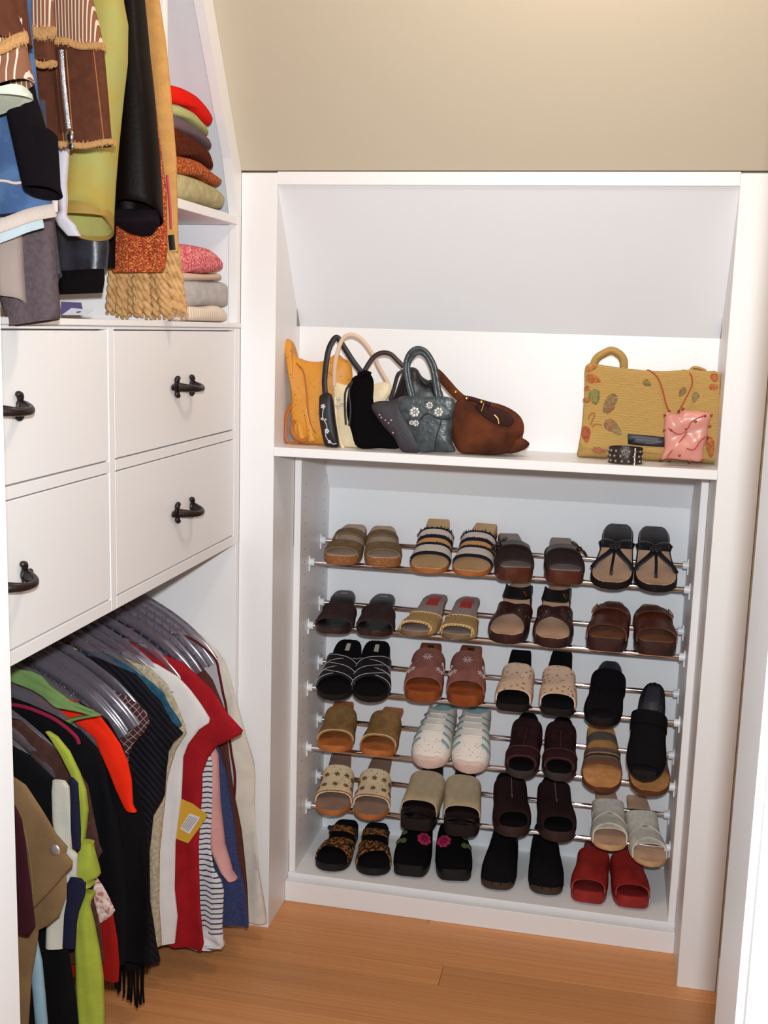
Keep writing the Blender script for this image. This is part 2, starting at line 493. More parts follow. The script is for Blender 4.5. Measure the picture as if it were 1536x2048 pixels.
# chrome rods: five rows, a low one in front and a high one behind
RF = [(0.247, 0.848), (0.247, 0.686), (0.250, 0.523), (0.254, 0.361), (0.258, 0.203)]
RB = [(0.352, 0.884), (0.350, 0.721), (0.350, 0.562), (0.352, 0.403), (0.354, 0.245)]
RR = 0.0062
ordw = ['top', 'second', 'third', 'fourth', 'lowest']
for i in range(5):
    for nm, (yy, zz) in (('front', RF[i]), ('rear', RB[i])):
        t = thing('shoe_rod', 'chrome %s rod of the %s pair of shoe rods' % (nm, ordw[i]), 'rod', (W / 2, yy, zz), 'chrome shoe rods')
        xa, xb = TH + 0.012, W - TH - 0.012
        o = MB().tube([(xa - W / 2, 0, 0), (0, 0, 0), (xb - W / 2, 0, 0)], RR, RR, n=14, up=(0, 0, 1)).build('tube', chrome, t)
        for sx in (-1, 1):
            xs = (TH + 0.0005 if sx < 0 else W - TH - 0.0005) - W / 2
            g = MB()
            g.tube([(xs, 0, 0), (xs - sx * 0.014, 0, 0)], 0.0098, n=14, up=(0, 0, 1))
            g.cube((xs - sx * 0.0016, 0, -0.003), (0.0015, 0.006, 0.019))
            g.build('bracket', clipm, t)

# ------------------------------------------------------------------ left built-in: drawers, counter, shelf tower
XF = -0.0804
dc = thing('drawer_cabinet', 'white wall-hung drawer cabinet above the hanging clothes', 'cabinet', (-0.38, -0.62, 0.937))
Z1, Z2, Z3, Z4, Z5 = 1.4105, 1.1956, 1.175, 0.959, 0.937
YE = -0.0346; Y2, Y3 = -0.628, -0.649; Y4 = -1.235
part(box('carcass', (XL + 0.01, YD + 0.002, Z5 + 0.001), (XF - 0.02, -0.02, Z1 + 0.004), white, bev=0), dc)
for za, zc in ((Z1 + 0.0012, 1.4165), (Z3 + 0.0012, Z2 - 0.0012), (Z5, Z4 - 0.0012)):
    for ya, yc in ((Y4 + 0.0003, Y3 - 0.0003), (Y2 + 0.0003, YE - 0.0003)):
        part(box('rail', (XF - 0.02, ya, za), (XF, yc, zc), white, bev=0.0006), dc)
for ya, yc in ((YE, -0.0005), (Y3, Y2), (YD + 0.002, Y4)):
    part(box('stile', (XF - 0.02, ya, Z5), (XF, yc, 1.4165), white, bev=0.0006), dc)

def handle_mb(yc, zc, L=0.112):
    g = MB()
    h = L / 2
    pts = []
    for k in range(13):
        u = -1 + 2 * k / 12
        pts.append((XF + 0.006 + 0.030 * (1 - abs(u) ** 2.6), yc + u * h * 0.80, zc - 0.004 * (1 - u * u)))
    g.tube(pts, 0.0066, 0.0056, n=10, up=(1, 0, 0), taper=lambda t: 0.85 + 0.5 * abs(2 * t - 1) ** 2)
    for s in (-1, 1):
        y0 = yc + s * h * 0.80
        g.ball((XF + 0.003, y0, zc), (0.005, 0.009, 0.011), 6)
        g.ball((XF + 0.003, y0 + s * 0.013, zc), (0.004, 0.010, 0.0065), 6)     # point of the fleur
        for q in (-1, 1):
            g.ball((XF + 0.004, y0 - s * 0.001, zc + q * 0.013), (0.005, 0.0065, 0.0075), 6)
            g.ball((XF + 0.004, y0 - s * 0.005, zc + q * 0.0165), (0.005, 0.0055, 0.005), 6)
    return g
for (ya, ybb, za, zb_) in ((YE, Y2, Z2, Z1), (Y3, Y4, Z2, Z1), (YE, Y2, Z4, Z3), (Y3, Y4, Z4, Z3)):
    d = box('drawer', (XF - 0.019, ybb + 0.0012, za + 0.0012), (XF - 0.0008, ya - 0.0012, zb_ - 0.0012), white, bev=0.0012)
    part(d, dc)
    hz = (za + zb_) / 2 + (0.002 if za > 1.1 else -0.004)
    hd = handle_mb((ya + ybb) / 2 + (0.002 if ya > -.1 else -0.03), hz, 0.100).build('handle', iron, None)
    hd.parent = d; local(hd, dc)
    hd['label'] = 'black wrought iron pull handle'

ct = box('counter_top', (XL + 0.005, YD + 0.002, 1.417), (XF + 0.003, -0.0005, 1.4275), white, bev=0.0015)
tag(ct, 'white counter top over the drawers under hanging sleeves', 'counter')

tw = thing('shelf_tower', 'white corner shelf tower with folded sweaters under the slope', 'shelves', (-0.38, -0.18, 1.4275))
part(box('divider', (XL + 0.005, -0.404, 1.4275), (XF - 0.004, -0.388, 2.20), white, bev=0.001), tw)
part(box('shelf', (XL + 0.005, -0.388, 1.6355), (XF, -0.0225, 1.6535), white, bev=0.001), tw)
part(box('end_panel', (XL + 0.005, -0.0185, 1.4275), (XF - 0.0205, -0.0005, 1.635), shell, bev=0), tw)
# slanted lining under the roof and the slanted face trim
def rl(off, z): return roof_y(z) - off
prism('slanted_panel', [(rl(0.03, 1.64), 1.64), (rl(0.014, 1.64), 1.64), (rl(0.014, 2.36), 2.36), (rl(0.03, 2.36), 2.36)], 0, XL + 0.005, XF - 0.02, shell)
part(bpy.data.objects['slanted_panel.002'], tw)
zz0 = 1.654
prism('slanted_trim', [(-0.022, zz0), (-0.0005, zz0), (-0.0005, ZF), (rl(0.0015, 2.34), 2.34), (rl(0.0015, 2.34) - 0.066, 2.34), (rl(0.0015, ZF) - 0.062, ZF + 0.016)], 0, XF - 0.02, XF, white)
part(bpy.data.objects['slanted_trim'], tw)
part(box('face_stile', (XF - 0.02, -0.022, 1.4275), (XF, -0.0005, zz0), white, bev=0.0008), tw)
# end wall of the hanging bay under the drawers
tag(box('end_panel', (XL + 0.005, -0.0185, 0.0), (XF - 0.0005, -0.0005, Z5 - 0.0005), white, bev=0.0008), 'white end panel beside the lower hanging clothes', 'panel')

# closet rods
def closet_rod(x, z, y0, y1, label):
    t = thing('closet_rod', label, 'rod', (x, (y0 + y1) / 2, z))
    h = (y1 - y0) / 2
    MB().tube([(0, -h, 0), (0, 0, 0), (0, h, 0)], 0.0125, n=14, up=(0, 0, 1)).build('tube', chrome, t)
    for s in (-1, 1):
        MB().tube([(0, s * h, 0), (0, s * (h - 0.012), 0)], 0.021, n=16, up=(0, 0, 1)).build('flange', chrome, t)
RXL, RZL = -0.315, 0.862
closet_rod(RXL, RZL, YD + 0.002, -0.0195, 'chrome clothes rod under the drawers')
RXU, RZU = -0.33, 2.17
closet_rod(RXU, RZU, YD + 0.002, -0.405, 'chrome upper clothes rod above the counter')

# ------------------------------------------------------------------ shoes
def interp_smooth(xs, ys, q):
    q = np.asarray(q, float)
    # monotone-ish cubic through control points
    xs = np.array(xs, float); ys = np.array(ys, float)
    d = np.gradient(ys, xs)
    i = np.clip(np.searchsorted(xs, q) - 1, 0, len(xs) - 2)
    h = xs[i + 1] - xs[i]; t = np.clip((q - xs[i]) / h, 0, 1)
    return np.maximum(0, (1 + 2 * t) * (1 - t) ** 2 * ys[i] + t * (1 - t) ** 2 * h * d[i] + t * t * (3 - 2 * t) * ys[i + 1] + t * t * (t - 1) * h * d[i + 1])

TOES = {
    'round': ([.60, .72, .82, .90, .955, .985, 1], [.93, 1.0, .98, .84, .60, .36, .04]),
    'square': ([.60, .72, .82, .90, .955, .985, 1], [.94, 1.0, .99, .93, .84, .72, .50]),
    'soft': ([.60, .72, .82, .90, .955, .985, 1], [.93, 1.0, .98, .90, .72, .50, .10]),
}
HEELS = {
    'round': ([0, .015, .05, .10, .18, .32, .45], [.06, .30, .50, .60, .68, .70, .80]),
    'square': ([0, .015, .05, .10, .18, .32, .45], [.46, .56, .60, .62, .64, .69, .80]),
    'wide': ([0, .015, .05, .10, .18, .32, .45], [.10, .38, .60, .70, .76, .76, .82]),
}
class ShoeShape:
    def __init__(s, L=0.245, Wd=0.088, toe='round', heel='round', H=0.03, P=0.018, kind='wedge', thk=0.012, side=1, waist=1.0):
        s.L, s.Wd, s.H, s.P, s.kind, s.thk, s.side = L, Wd, H, P, kind, thk, side
        hx, hy = HEELS[heel]; tx, ty = TOES[toe]
        s.xs = hx + tx; s.ys = hy + ty
        s.waist = waist
    def w(s, q): return 0.5 * s.Wd * interp_smooth(s.xs, s.ys, q)
    def cx(s, q): return s.side * 0.006 * np.sin(np.clip((np.asarray(q, float) - 0.45) / 0.55, 0, 1) * 1.7)
    def f(s, q):
        q = np.asarray(q, float); t = np.clip((q - .22) / .42, 0, 1); t = t * t * (3 - 2 * t)
        return s.H + (s.P - s.H) * t + 0.006 * np.clip((q - .8) / .2, 0, 1) ** 2
    def b(s, q):
        q = np.asarray(q, float)
        base = 0.007 * np.clip((q - .8) / .2, 0, 1) ** 2
        if s.kind == 'heel':
            up = np.maximum(0, s.f(q) - s.thk)
            t = np.clip((.66 - q) / .10, 0, 1)
            return base * (1 - t) + up * t
        return base
    def pt(s, q, xf, z): return (float(s.cx(q) + s.w(q) * xf), float(q * s.L), float(z))

def slab(S, q0, q1, wf, zlo, zhi, n=24, bev=0.35):
    """lofted slab between zlo(q) and zhi(q)"""
    t = np.linspace(0, 1, n); t = 0.5 * (1 - np.cos(math.pi * t)) * 0.6 + t * 0.4
    rings = []
    for q in q0 + (q1 - q0) * t:
        ww = float(S.w(q)) * wf + 0.0003; c = float(S.cx(q)); a = float(zlo(q)); d = float(zhi(q)); d = max(d, a + 0.0015)
        e = min(0.003, (d - a) * bev, ww * .5)
        yy = float(q * S.L)
        rings.append([(c + x, yy, z) for x, z in ((-ww + e, a), (-ww, a + e), (-ww, d - e), (-ww + e, d), (0, d), (ww - e, d), (ww, d - e), (ww, a + e), (ww - e, a), (0, a))])
    V, F, U = loft(rings)
    U = [((i % 10) / 10.0, v[1] / S.L) for i, v in enumerate(V)]
    return V, F, U

class Band:
    """an upper that arches over the foot from s0 (rear edge) to s1 (front edge); edges as (left, mid, right)"""
    def __init__(s, S, s0, s1, hr, hf, p=0.75, wf=1.03, thick=0.0035, drop=0.6, mid=None, bw=0.90, shift=0.055):
        s.S = S
        s.s0 = s0 if isinstance(s0, tuple) else (s0, s0, s0)
        s.s1 = s1 if isinstance(s1, tuple) else (s1, s1, s1)
        s.hr, s.hf, s.p, s.wf, s.thick, s.drop, s.hm = hr * (0.78 if mid is None else 0.9), hf * 0.92, p, wf, thick, drop, mid
        s.bw = bw if mid is None else 0.0
        if mid is None:
            s.s0 = tuple(q + shift if q < 0.5 else q for q in s.s0)
        if S.side < 0:
            s.s0 = s.s0[::-1]; s.s1 = s.s1[::-1]
    def edge(s, e, u):
        l, m_, r = e
        # quadratic through the three
        return l * (1 - u) * (1 - 2 * u) + m_ * 4 * u * (1 - u) + r * u * (2 * u - 1)
    def at(s, u, v, off=0.0):
        q = min(max(s.edge(s.s0, u) * (1 - v) + s.edge(s.s1, u) * v, 0.002), 0.998)
        h = s.hr * (1 - v) + s.hf * v
        if s.hm is not None:
            h += 4 * v * (1 - v) * (s.hm - 0.5 * (s.hr + s.hf))
        ang = math.pi * (1 - u)
        ww = float(s.S.w(q))
        if s.bw and q < 0.78: ww = max(ww, 0.5 * s.S.Wd * s.bw * min(1.0, 0.80 + 0.30 * q / 0.6))
        ww = ww * s.wf + 0.001 + off
        f = float(s.S.f(q)); b = float(s.S.b(q))
        sn = math.sin(ang) ** s.p; cs = math.cos(ang)
        cs = math.copysign(abs(cs) ** 0.8, cs)
        z = f - min(f - b, 0.012) * s.drop * (1 - sn) + (h + off) * sn
        return (float(s.S.cx(q)) + ww * cs, q * s.S.L, z)
    def mesh(s, nu=22, nv=10):
        V = []; U = []; F = []
        for off in (0.0, -s.thick):
            for j in range(nv + 1):
                for i in range(nu + 1):
                    V.append(s.at(i / nu, j / nv, off)); U.append((i / nu, j / nv))
        n = (nu + 1); k = n * (nv + 1)
        for j in range(nv):
            for i in range(nu):
                a = j * n + i
                F.append((a, a + 1, a + 1 + n, a + n)); F.append((k + a, k + a + n, k + a + 1 + n, k + a + 1))
        for i in range(nu):
            F.append((i, k + i, k + i + 1, i + 1))
            a = nv * n + i; F.append((a, a + 1, k + a + 1, k + a))
        for j in range(nv):
            a = j * n; F.append((a, a + n, k + a + n, k + a))
            a = j * n + nu; F.append((a, k + a, k + a + n, a + n))
        return V, F, U
    def frame(s, u, v):
        p = np.array(s.at(u, v)); e = 0.02
        du = np.array(s.at(min(u + e, 1), v)) - np.array(s.at(max(u - e, 0), v))
        dv = np.array(s.at(u, min(v + e, 1))) - np.array(s.at(u, max(v - e, 0)))
        nn = np.cross(du, dv); nn /= np.linalg.norm(nn) + 1e-9
        if nn[2] < 0: nn = -nn
        du /= np.linalg.norm(du) + 1e-9; dv = np.cross(nn, du)
        return p, du, dv, nn

def patch(g, B_, u, v, outline, h=0.0015):
    """a small raised flat piece (petal, label, stud) on a band"""
    p, du, dv, nn = B_.frame(u, v)
    n = len(outline)
    V = [p + du * a + dv * b - nn * 0.001 for a, b in outline] + [p + du * a * .9 + dv * b * .9 + nn * h for a, b in outline]
    F = [tuple(range(n, 2 * n))] + [(i, (i + 1) % n, n + (i + 1) % n, n + i) for i in range(n)]
    g.add(V, F)
def petals(g, B_, u, v, r, k=6, rin=0.25, h=0.0015):
    for j in range(k):
        a = 2 * math.pi * j / k
        c = (math.cos(a) * r * .55, math.sin(a) * r * .55)
        ol = []
        for t in np.linspace(0, 2 * math.pi, 7, endpoint=False):
            x, y_ = math.cos(t) * r * .48, math.sin(t) * r * rin
            ol.append((c[0] + x * math.cos(a) - y_ * math.sin(a), c[1] + x * math.sin(a) + y_ * math.cos(a)))
        patch(g, B_, u, v, ol, h)
def disc(r, n=10, sx=1, sy=1, c=(0, 0)): return [(c[0] + r * sx * math.cos(t), c[1] + r * sy * math.sin(t)) for t in np.linspace(0, 2 * math.pi, n, endpoint=False)]
def rectp(a, b, rot=0):
    c, s_ = math.cos(rot), math.sin(rot)
    return [(x * c - y_ * s_, x * s_ + y_ * c) for x, y_ in ((-a, -b), (a, -b), (a, b), (-a, b))]
def strap(S, pts, r=0.004, rb=0.0022):
    """narrow strap through (s, xfrac, height above footbed) points"""
    P = [S.pt(q, x, float(S.f(q)) + z) for q, x, z in pts]
    return sweep(smoothline(P, 5), r, rb, n=8, up=(0, 0.2, 1))
def stitch(g, B_, us, vs, r=0.0006):
    P = [np.array(B_.at(u, v, 0.0008)) for u, v in zip(us, vs)]
    g.tube(P, r, r, n=5, up=(0, 0, 1))
def fringe(g, B_, v, n, ln, seedv, vdir=-1):
    rr = random.Random(seedv)
    for i in range(n):
        u = 0.06 + 0.88 * (i + rr.uniform(-.3, .3)) / n
        p, du, dv, nn = B_.frame(u, min(max(v, 0.01), 0.99))
        d = dv * vdir * rr.uniform(.5, 1.1) + du * rr.uniform(-.5, .5) + nn * rr.uniform(.2, .7)
        t = p + d * ln * rr.uniform(.6, 1.2)
        a = p - du * .0016 + nn * .0005; b = p + du * .0016 + nn * .0005
        c = p + nn * .0025
        g.add([a, b, c, t], [(0, 1, 3), (1, 2, 3), (2, 0, 3), (0, 2, 1)])

# --- leathers and cloths of the shoes
def L_(n, c, **k): return mat('shoe_' + n, rgb(*c), **k)
blackL = L_('black_leather', (24, 20, 24), rough=0.45, spec=0.4, bump=0.1, bscale=400)
blackS = L_('black_suede', (17, 14, 17), rough=0.9, spec=0.1, bump=0.3, bscale=700)
blackR = L_('black_rubber', (22, 16, 17), rough=0.6, spec=0.3)
dkbrown = L_('dark_brown_leather', (58, 32, 28), rough=0.4, spec=0.45, var=0.3, vscale=30)
dkbrownS = L_('dark_brown_suede', (62, 46, 46), rough=0.9, spec=0.1, bump=0.3, bscale=700, var=0.2, vscale=60)
burg = L_('burgundy_suede', (48, 20, 24), rough=0.75, spec=0.2, bump=0.25, bscale=500, var=0.3, vscale=50)
taupeS = L_('taupe_suede', (132, 106, 78), rough=0.9, spec=0.1, bump=0.3, bscale=600, var=0.22, vscale=60)
taupeI = L_('taupe_insole', (186, 160, 140), rough=0.7, spec=0.2, var=0.12, vscale=25)
greyI = L_('grey_insole', (150, 132, 126), rough=0.7, spec=0.2, var=0.1, vscale=25)
cork = L_('cork_sole', (160, 104, 64), rough=0.8, spec=0.15, var=0.25, vscale=120)
tanI = L_('tan_insole', (206, 164, 118), rough=0.6, spec=0.25, var=0.1, vscale=25)
peachI = L_('peach_insole', (200, 160, 132), rough=0.65, spec=0.2, var=0.12, vscale=25)
orangeI = L_('orange_leather', (184, 108, 56), rough=0.5, spec=0.3, var=0.2, vscale=30)
woodS = L_('wooden_sole', (150, 76, 36), rough=0.35, spec=0.4, var=0.3, vscale=18, stretch=(1, 6, 1))
mauve = L_('mauve_brown_nubuck', (138, 88, 78), rough=0.8, spec=0.15, bump=0.2, bscale=500, var=0.15, vscale=40)
oliveS = L_('olive_tan_suede', (150, 112, 70), rough=0.92, spec=0.1, bump=0.35, bscale=700, var=0.22, vscale=50)
whiteL = L_('white_mesh', (226, 216, 206), rough=0.65, spec=0.25, bump=0.25, bscale=500)
pinkL = L_('pale_pink_rubber', (214, 186, 176), rough=0.5, spec=0.3)
tealI = L_('pale_teal_lining', (150, 186, 190), rough=0.8, spec=0.15, var=0.1, vscale=60)
tealT = L_('teal_trim', (122, 158, 166), rough=0.6, spec=0.25)
redL = L_('red_leather', (150, 34, 30), rough=0.5, spec=0.35, var=0.2, vscale=40, bump=0.15, bscale=350)
creamW = L_('cream_strap', (206, 198, 184), rough=0.6, spec=0.25, var=0.14, vscale=90)
beigeS = L_('beige_stretch', (188, 168, 138), rough=0.85, spec=0.1, bump=0.3, bscale=800, var=0.1, vscale=60)
brownM = L_('brown_leather', (92, 44, 30), rough=0.35, spec=0.5, var=0.3, vscale=35)
goldL = weave_mat('shoe_gold_weave', rgb(150, 106, 56), rgb(216, 182, 124), 90, 0.55, dist=3.0)
whiteT = L_('white_thread', (210, 205, 205), rough=0.8)
brassM = L_('brass', (190, 150, 90), rough=0.3, metal=1.0)
silverM = L_('silver_metal', (210, 205, 205), rough=0.2, metal=1.0)
redLab = L_('red_label', (170, 52, 40), rough=0.6)
darkLab = L_('dark_label', (36, 30, 32), rough=0.6)
paleLab = L_('pale_print', (200, 190, 170), rough=0.7)
pinkF = L_('pink_felt', (190, 52, 96), rough=0.95, spec=0.05, bump=0.4, bscale=500, var=0.25, vscale=120)
greenF = L_('green_felt', (88, 100, 56), rough=0.95, spec=0.05, bump=0.4, bscale=500)
snowM = L_('pearl_flower', (196, 168, 164), rough=0.5)
striped = ramp_mat('shoe_navy_cream_bands', 1, [(0, rgb(30, 28, 44)), (.06, rgb(208, 190, 178)), (.24, rgb(32, 30, 46)), (.36, rgb(204, 150, 92)), (.52, rgb(32, 30, 46)), (.62, rgb(214, 200, 186)), (.93, rgb(30, 28, 44))], rough=.9, noise=0.02, nscale=200)
navyF = L_('navy_fringe', (30, 28, 44), rough=0.95, spec=0.05)
snowk = spot_mat('shoe_cream_knit', rgb(218, 196, 160), rgb(126, 88, 54), 150, 0.20, 0.9, 0.1)
creamK = L_('cream_knit', (220, 198, 164), rough=0.95, spec=0.05, bump=0.6, bscale=350)
brownY = L_('brown_yarn', (128, 88, 54), rough=0.95, spec=0.05)
floralC = spot_mat('shoe_floral_cloth', rgb(210, 178, 152), rgb(140, 92, 88), 95, 0.20, 0.75, 0.2, ring=rgb(190, 150, 130))
leopard = spot_mat('shoe_leopard', rgb(150, 98, 52), rgb(20, 14, 12), 130, 0.34, 0.8, 0.2, ring=rgb(88, 52, 26))
multi = ramp_mat('shoe_multi_straps', 1, [(0, rgb(120, 84, 62)), (.14, rgb(84, 78, 70)), (.30, rgb(176, 132, 100)), (.38, rgb(70, 50, 44)), (.55, rgb(150, 104, 76)), (.63, rgb(92, 84, 74)), (.82, rgb(120, 72, 52))], rough=.7, noise=0.06, nscale=90)

def build_shoe(root, S, sole, insole, parts, extra=None, insole_wf=0.90, insole_q=(0.015, 0.985)):
    V, F, U = slab(S, 0.0, 1.0, 1.0, S.b, S.f)
    fixn(mesh_obj('sole', V, F, sole, root, U))
    V, F, U = slab(S, insole_q[0], insole_q[1], insole_wf, lambda q: S.f(q) - 0.001, lambda q: S.f(q) + 0.0018)
    fixn(mesh_obj('insole', V, F, insole, root, U))
    if S.kind == 'heel':
        rings = []
        for zf in np.linspace(0, 1, 5):
            rg = []
            for a in np.linspace(0, 2 * math.pi, 14, endpoint=False):
                k = 0.72 + 0.28 * zf ** 2
                q = 0.115 + 0.105 * math.sin(a) * k
                x = 0.30 * S.Wd * math.cos(a) * k
                z = zf * max(0.004, float(S.f(min(max(q, 0), 1))) - S.thk + 0.002)
                rg.append((x, q * S.L + 0.004 * (1 - zf), z))
            rings.append(rg)
        V, F, U = loft(rings)
        fixn(mesh_obj('heel', V, F, sole, root, U))
    for nm, b, mt in parts:
        V, F, U = b.mesh() if isinstance(b, Band) else b
        fixn(mesh_obj(nm, V, F, mt, root, U))

def pad(S, q0, q1, wf, dz=0.0026):
    return slab(S, q0, q1, wf, lambda q: S.f(q) + 0.0005, lambda q: S.f(q) + dz, n=8)

def label_on(S, q, w_, l_):
    return pad(S, q - l_ / 2, q + l_ / 2, w_, 0.0032)

# --- the 24 kinds; each takes side (-1 = left of the pair, 1 = right) and builds its parts under root
def k_two_strap(r, sd):
    S = ShoeShape(.235, .088, 'soft', 'wide', .030, .024, side=-sd)
    b1 = Band(S, (.66, .70, .66), (.90, .87, .90), .030, .020, thick=.004); b2 = Band(S, .38, (.54, .56, .54), .038, .032, thick=.004)
    build_shoe(r, S, cork, taupeI, [('toe_strap', b1, taupeS), ('instep_strap', b2, taupeS)], insole_wf=.94); return S
def k_striped(r, sd):
    S = ShoeShape(.245, .094, 'soft', 'square', .034, .014, side=-sd)
    b = Band(S, .34, (.80, .77, .80), .040, .022, thick=.004)
    build_shoe(r, S, orangeI, tanI, [('upper_band', b, striped)], insole_wf=.96)
    g = MB()
    for v, k in ((.03, 40), (.25, 30), (.34, 26), (.53, 30), (.97, 44)): fringe(g, b, v, k, .008 if v in (.03, .97) else .004, int(v * 100) + sd, -1 if v < .9 else 1)
    g.build('fringe', navyF, r, smooth=False)['kind'] = 'stuff'; return S
def k_bow(r, sd):
    S = ShoeShape(.235, .090, 'square', 'square', .040, .034, side=-sd)
    b = Band(S, (.40, .44, .40), (.96, .90, .96), .034, .020, p=.6)
    build_shoe(r, S, brownM, greyI, [('upper', b, dkbrownS)])
    b2 = Band(S, .46, (.62, .64, .62), .040, .036, thick=.004)
    V, F, U = b2.mesh(); fixn(mesh_obj('strap', V, F, dkbrown, r, U))
    g = MB(); p, du, dv, nn = b2.frame(.5 - .26 * sd, .5)
    for s_ in (-1, 1):
        for k in (0, 1):
            d = du * s_ * .024 + dv * (.010 if k else -.006) + nn * .004
            g.tube(smoothline([p + nn * .003, p + d * .5 + nn * .006, p + d]), .008, .0028, n=8, up=nn, taper=lambda t: .5 + .6 * t)
    g.ball(p + nn * .005, (.007, .007, .006), 6)
    g.build('bow', dkbrown, r); return S
def k_thong(r, sd):
    S = ShoeShape(.245, .096, 'round', 'wide', .046, .020, side=-sd)
    build_shoe(r, S, blackR, peachI, [('heel_pad', pad(S, .02, .42, .90, .003), blackL)], insole_wf=.93)
    g = MB()
    g.add(*strap(S, [(.84, .02, .0), (.80, .02, .012), (.70, .0, .026), (.58, 0.0, .034)], .0034, .0028))
    for x in (-1, 1):
        g.add(*strap(S, [(.72, x * 1.0, .0), (.69, x * .75, .016), (.62, x * .28, .031), (.55, 0, .036)], .007, .0022))
        g.add(*strap(S, [(.40, x * 1.0, .002), (.42, x * .9, .022), (.50, x * .3, .037), (.58, 0, .036)], .0075, .0022))
    g.build('thong_straps', blackL, r)
    o = MB(); c = S.pt(.56, 0, float(S.f(.56)) + .038)
    for a in np.linspace(0, 6.28, 7, endpoint=False): o.ball((c[0] + .010 * math.cos(a), c[1] + .013 * math.sin(a), c[2] + .001), (.006, .006, .004), 5)
    o.ball(c, (.008, .008, .006), 6); o.build('ornament', blackL, r)
    t = MB()
    for k in range(16):
        q = .42 + k * .018
        t.cube(S.pt(q, -sd * .95, float(S.f(q)) + .002), (.0016, .0012, .0012))
    t.build('edge_stitching', blackL, r, smooth=False)['kind'] = 'stuff'; return S
def k_dark_slide(r, sd):
    S = ShoeShape(.235, .092, 'round', 'round', .040, .016, 'heel', side=-sd)
    b = Band(S, (.42, .46, .42), (.84, .80, .84), .038, .020, p=.65)
    build_shoe(r, S, dkbrown, blackL, [('upper_band', b, dkbrownS)])
    us = np.linspace(.08, .92, 20)
    for v in (.06, .94):
        t = MB(); stitch(t, b, us, [v] * 20, .0008); t.build('edge_piping', dkbrown, r)
    fixn(mesh_obj('size_print', *label_on(S, .12, .32, .035)[:2], greyI, r)); return S
def k_gold(r, sd):
    S = ShoeShape(.240, .088, 'round', 'round', .050, .014, 'heel', side=-sd, thk=.009)
    b = Band(S, (.50, .58, .50), (.92, .84, .92), .032, .020, p=.6)
    build_shoe(r, S, L_('olive_sole', (120, 96, 70), rough=.6), greyI, [('upper_band', b, goldL)], insole_wf=.97)
    us = np.linspace(.04, .96, 20)
    for v in (.03, .97):
        t = MB(); stitch(t, b, us, [v] * 20, .0014); t.build('piping', L_('cream_piping', (214, 186, 140)), r)
    mesh_obj('red_label', *label_on(S, .23, .48, .25)[:2], redLab, r); return S
def k_wedge_tan(r, sd):
    S = ShoeShape(.250, .092, 'round', 'round', .062, .026, side=-sd)
    build_shoe(r, S, dkbrown, peachI, [], insole_wf=.93)
    b1 = Band(S, (.42, .56, .74), (.58, .68, .92), .040, .030); b2 = Band(S, (.74, .56, .42), (.92, .68, .58), .043, .033)
    b3 = Band(S, (.14, .40, .14), (.34, .52, .34), .052, .044, p=.6, bw=.70, shift=0)
    for b in (b1, b2, b3):
        V, F, U = b.mesh(); fixn(mesh_obj('strap', V, F, dkbrown if b is not b3 else blackL, r, U))
    g = MB(); patch(g, b3, .3, .6, rectp(.006, .008), .003); g.build('buckle', brassM, r)
    g = MB()
    for u in (.25, .4, .6, .75):
        patch(g, b1, u, .5, disc(.0025), .002); patch(g, b2, u, .5, disc(.0025), .002)
    g.build('studs', brassM, r)['kind'] = 'stuff'; return S
def k_buckle_mule(r, sd):
    S = ShoeShape(.235, .094, 'square', 'round', .046, .034, side=-sd)
    b = Band(S, (.40, .44, .40), (.90, .80, .90), .046, .026, p=.6)
    build_shoe(r, S, dkbrown, L_('brown_insole', (124, 76, 48), rough=.6, var=.2, vscale=30), [('upper', b, brownM)])
    b2 = Band(S, .40, (.54, .56, .54), .054, .048, p=.6, wf=1.06); V, F, U = b2.mesh(); fixn(mesh_obj('instep_strap', V, F, brownM, r, U))
    g = MB(); p, du, dv, nn = b2.frame(.5 + .28 * (-sd), .5)
    ring = [p + du * a + dv * b_ + nn * .003 for a, b_ in ((-.008, -.010), (.008, -.010), (.008, .010), (-.008, .010), (-.008, -.010))]
    g.tube(ring, .0013, n=6, up=nn); g.build('buckle', brassM, r); return S
def k_criss(r, sd):
    S = ShoeShape(.245, .094, 'round', 'wide', .028, .018, side=-sd)
    b1 = Band(S, (.30, .46, .52), (.62, .74, .84), .046, .026); b2 = Band(S, (.52, .42, .30), (.84, .74, .62), .049, .029, wf=1.05)
    build_shoe(r, S, blackR, blackS, [('cross_strap', b1, blackL), ('cross_strap', b2, blackL)], insole_wf=.95)
    t = MB(); us = np.linspace(.06, .94, 22)
    for b in (b1, b2):
        for v in (.08, .92, .5): stitch(t, b, us, [v] * 22, .00055)
    t.build('stitching', whiteT, r)['kind'] = 'stuff'; mesh_obj('pale_print', *label_on(S, .16, .16, .13)[:2], paleLab, r); return S
def k_snow(r, sd):
    S = ShoeShape(.240, .092, 'soft', 'square', .044, .030, side=-sd)
    b = Band(S, (.40, .34, .40), (.86, .82, .86), .054, .028, p=.65)
    build_shoe(r, S, woodS, woodS, [('upper_band', b, mauve)], insole_wf=.95)
    for u, v in ((.5, .28), (.24, .62), (.74, .66), (.12, .3), (.88, .35)):
        g = MB(); petals(g, b, u, v, .013, 8, .10); fo = g.build('flower', snowM, r)
        c = MB(); patch(c, b, u, v, disc(.0022), .003); c.build('flower_centre', silverM, fo)
    mesh_obj('dark_label', *label_on(S, .14, .3, .12)[:2], darkLab, r); return S
def k_floral(r, sd):
    S = ShoeShape(.245, .086, 'square', 'square', .050, .020, 'heel', side=-sd)
    b = Band(S, (.42, .40, .42), (.90, .84, .90), .048, .030, p=.5)
    build_shoe(r, S, blackR, blackS, [('upper_band', b, floralC)], insole_wf=.95); return S
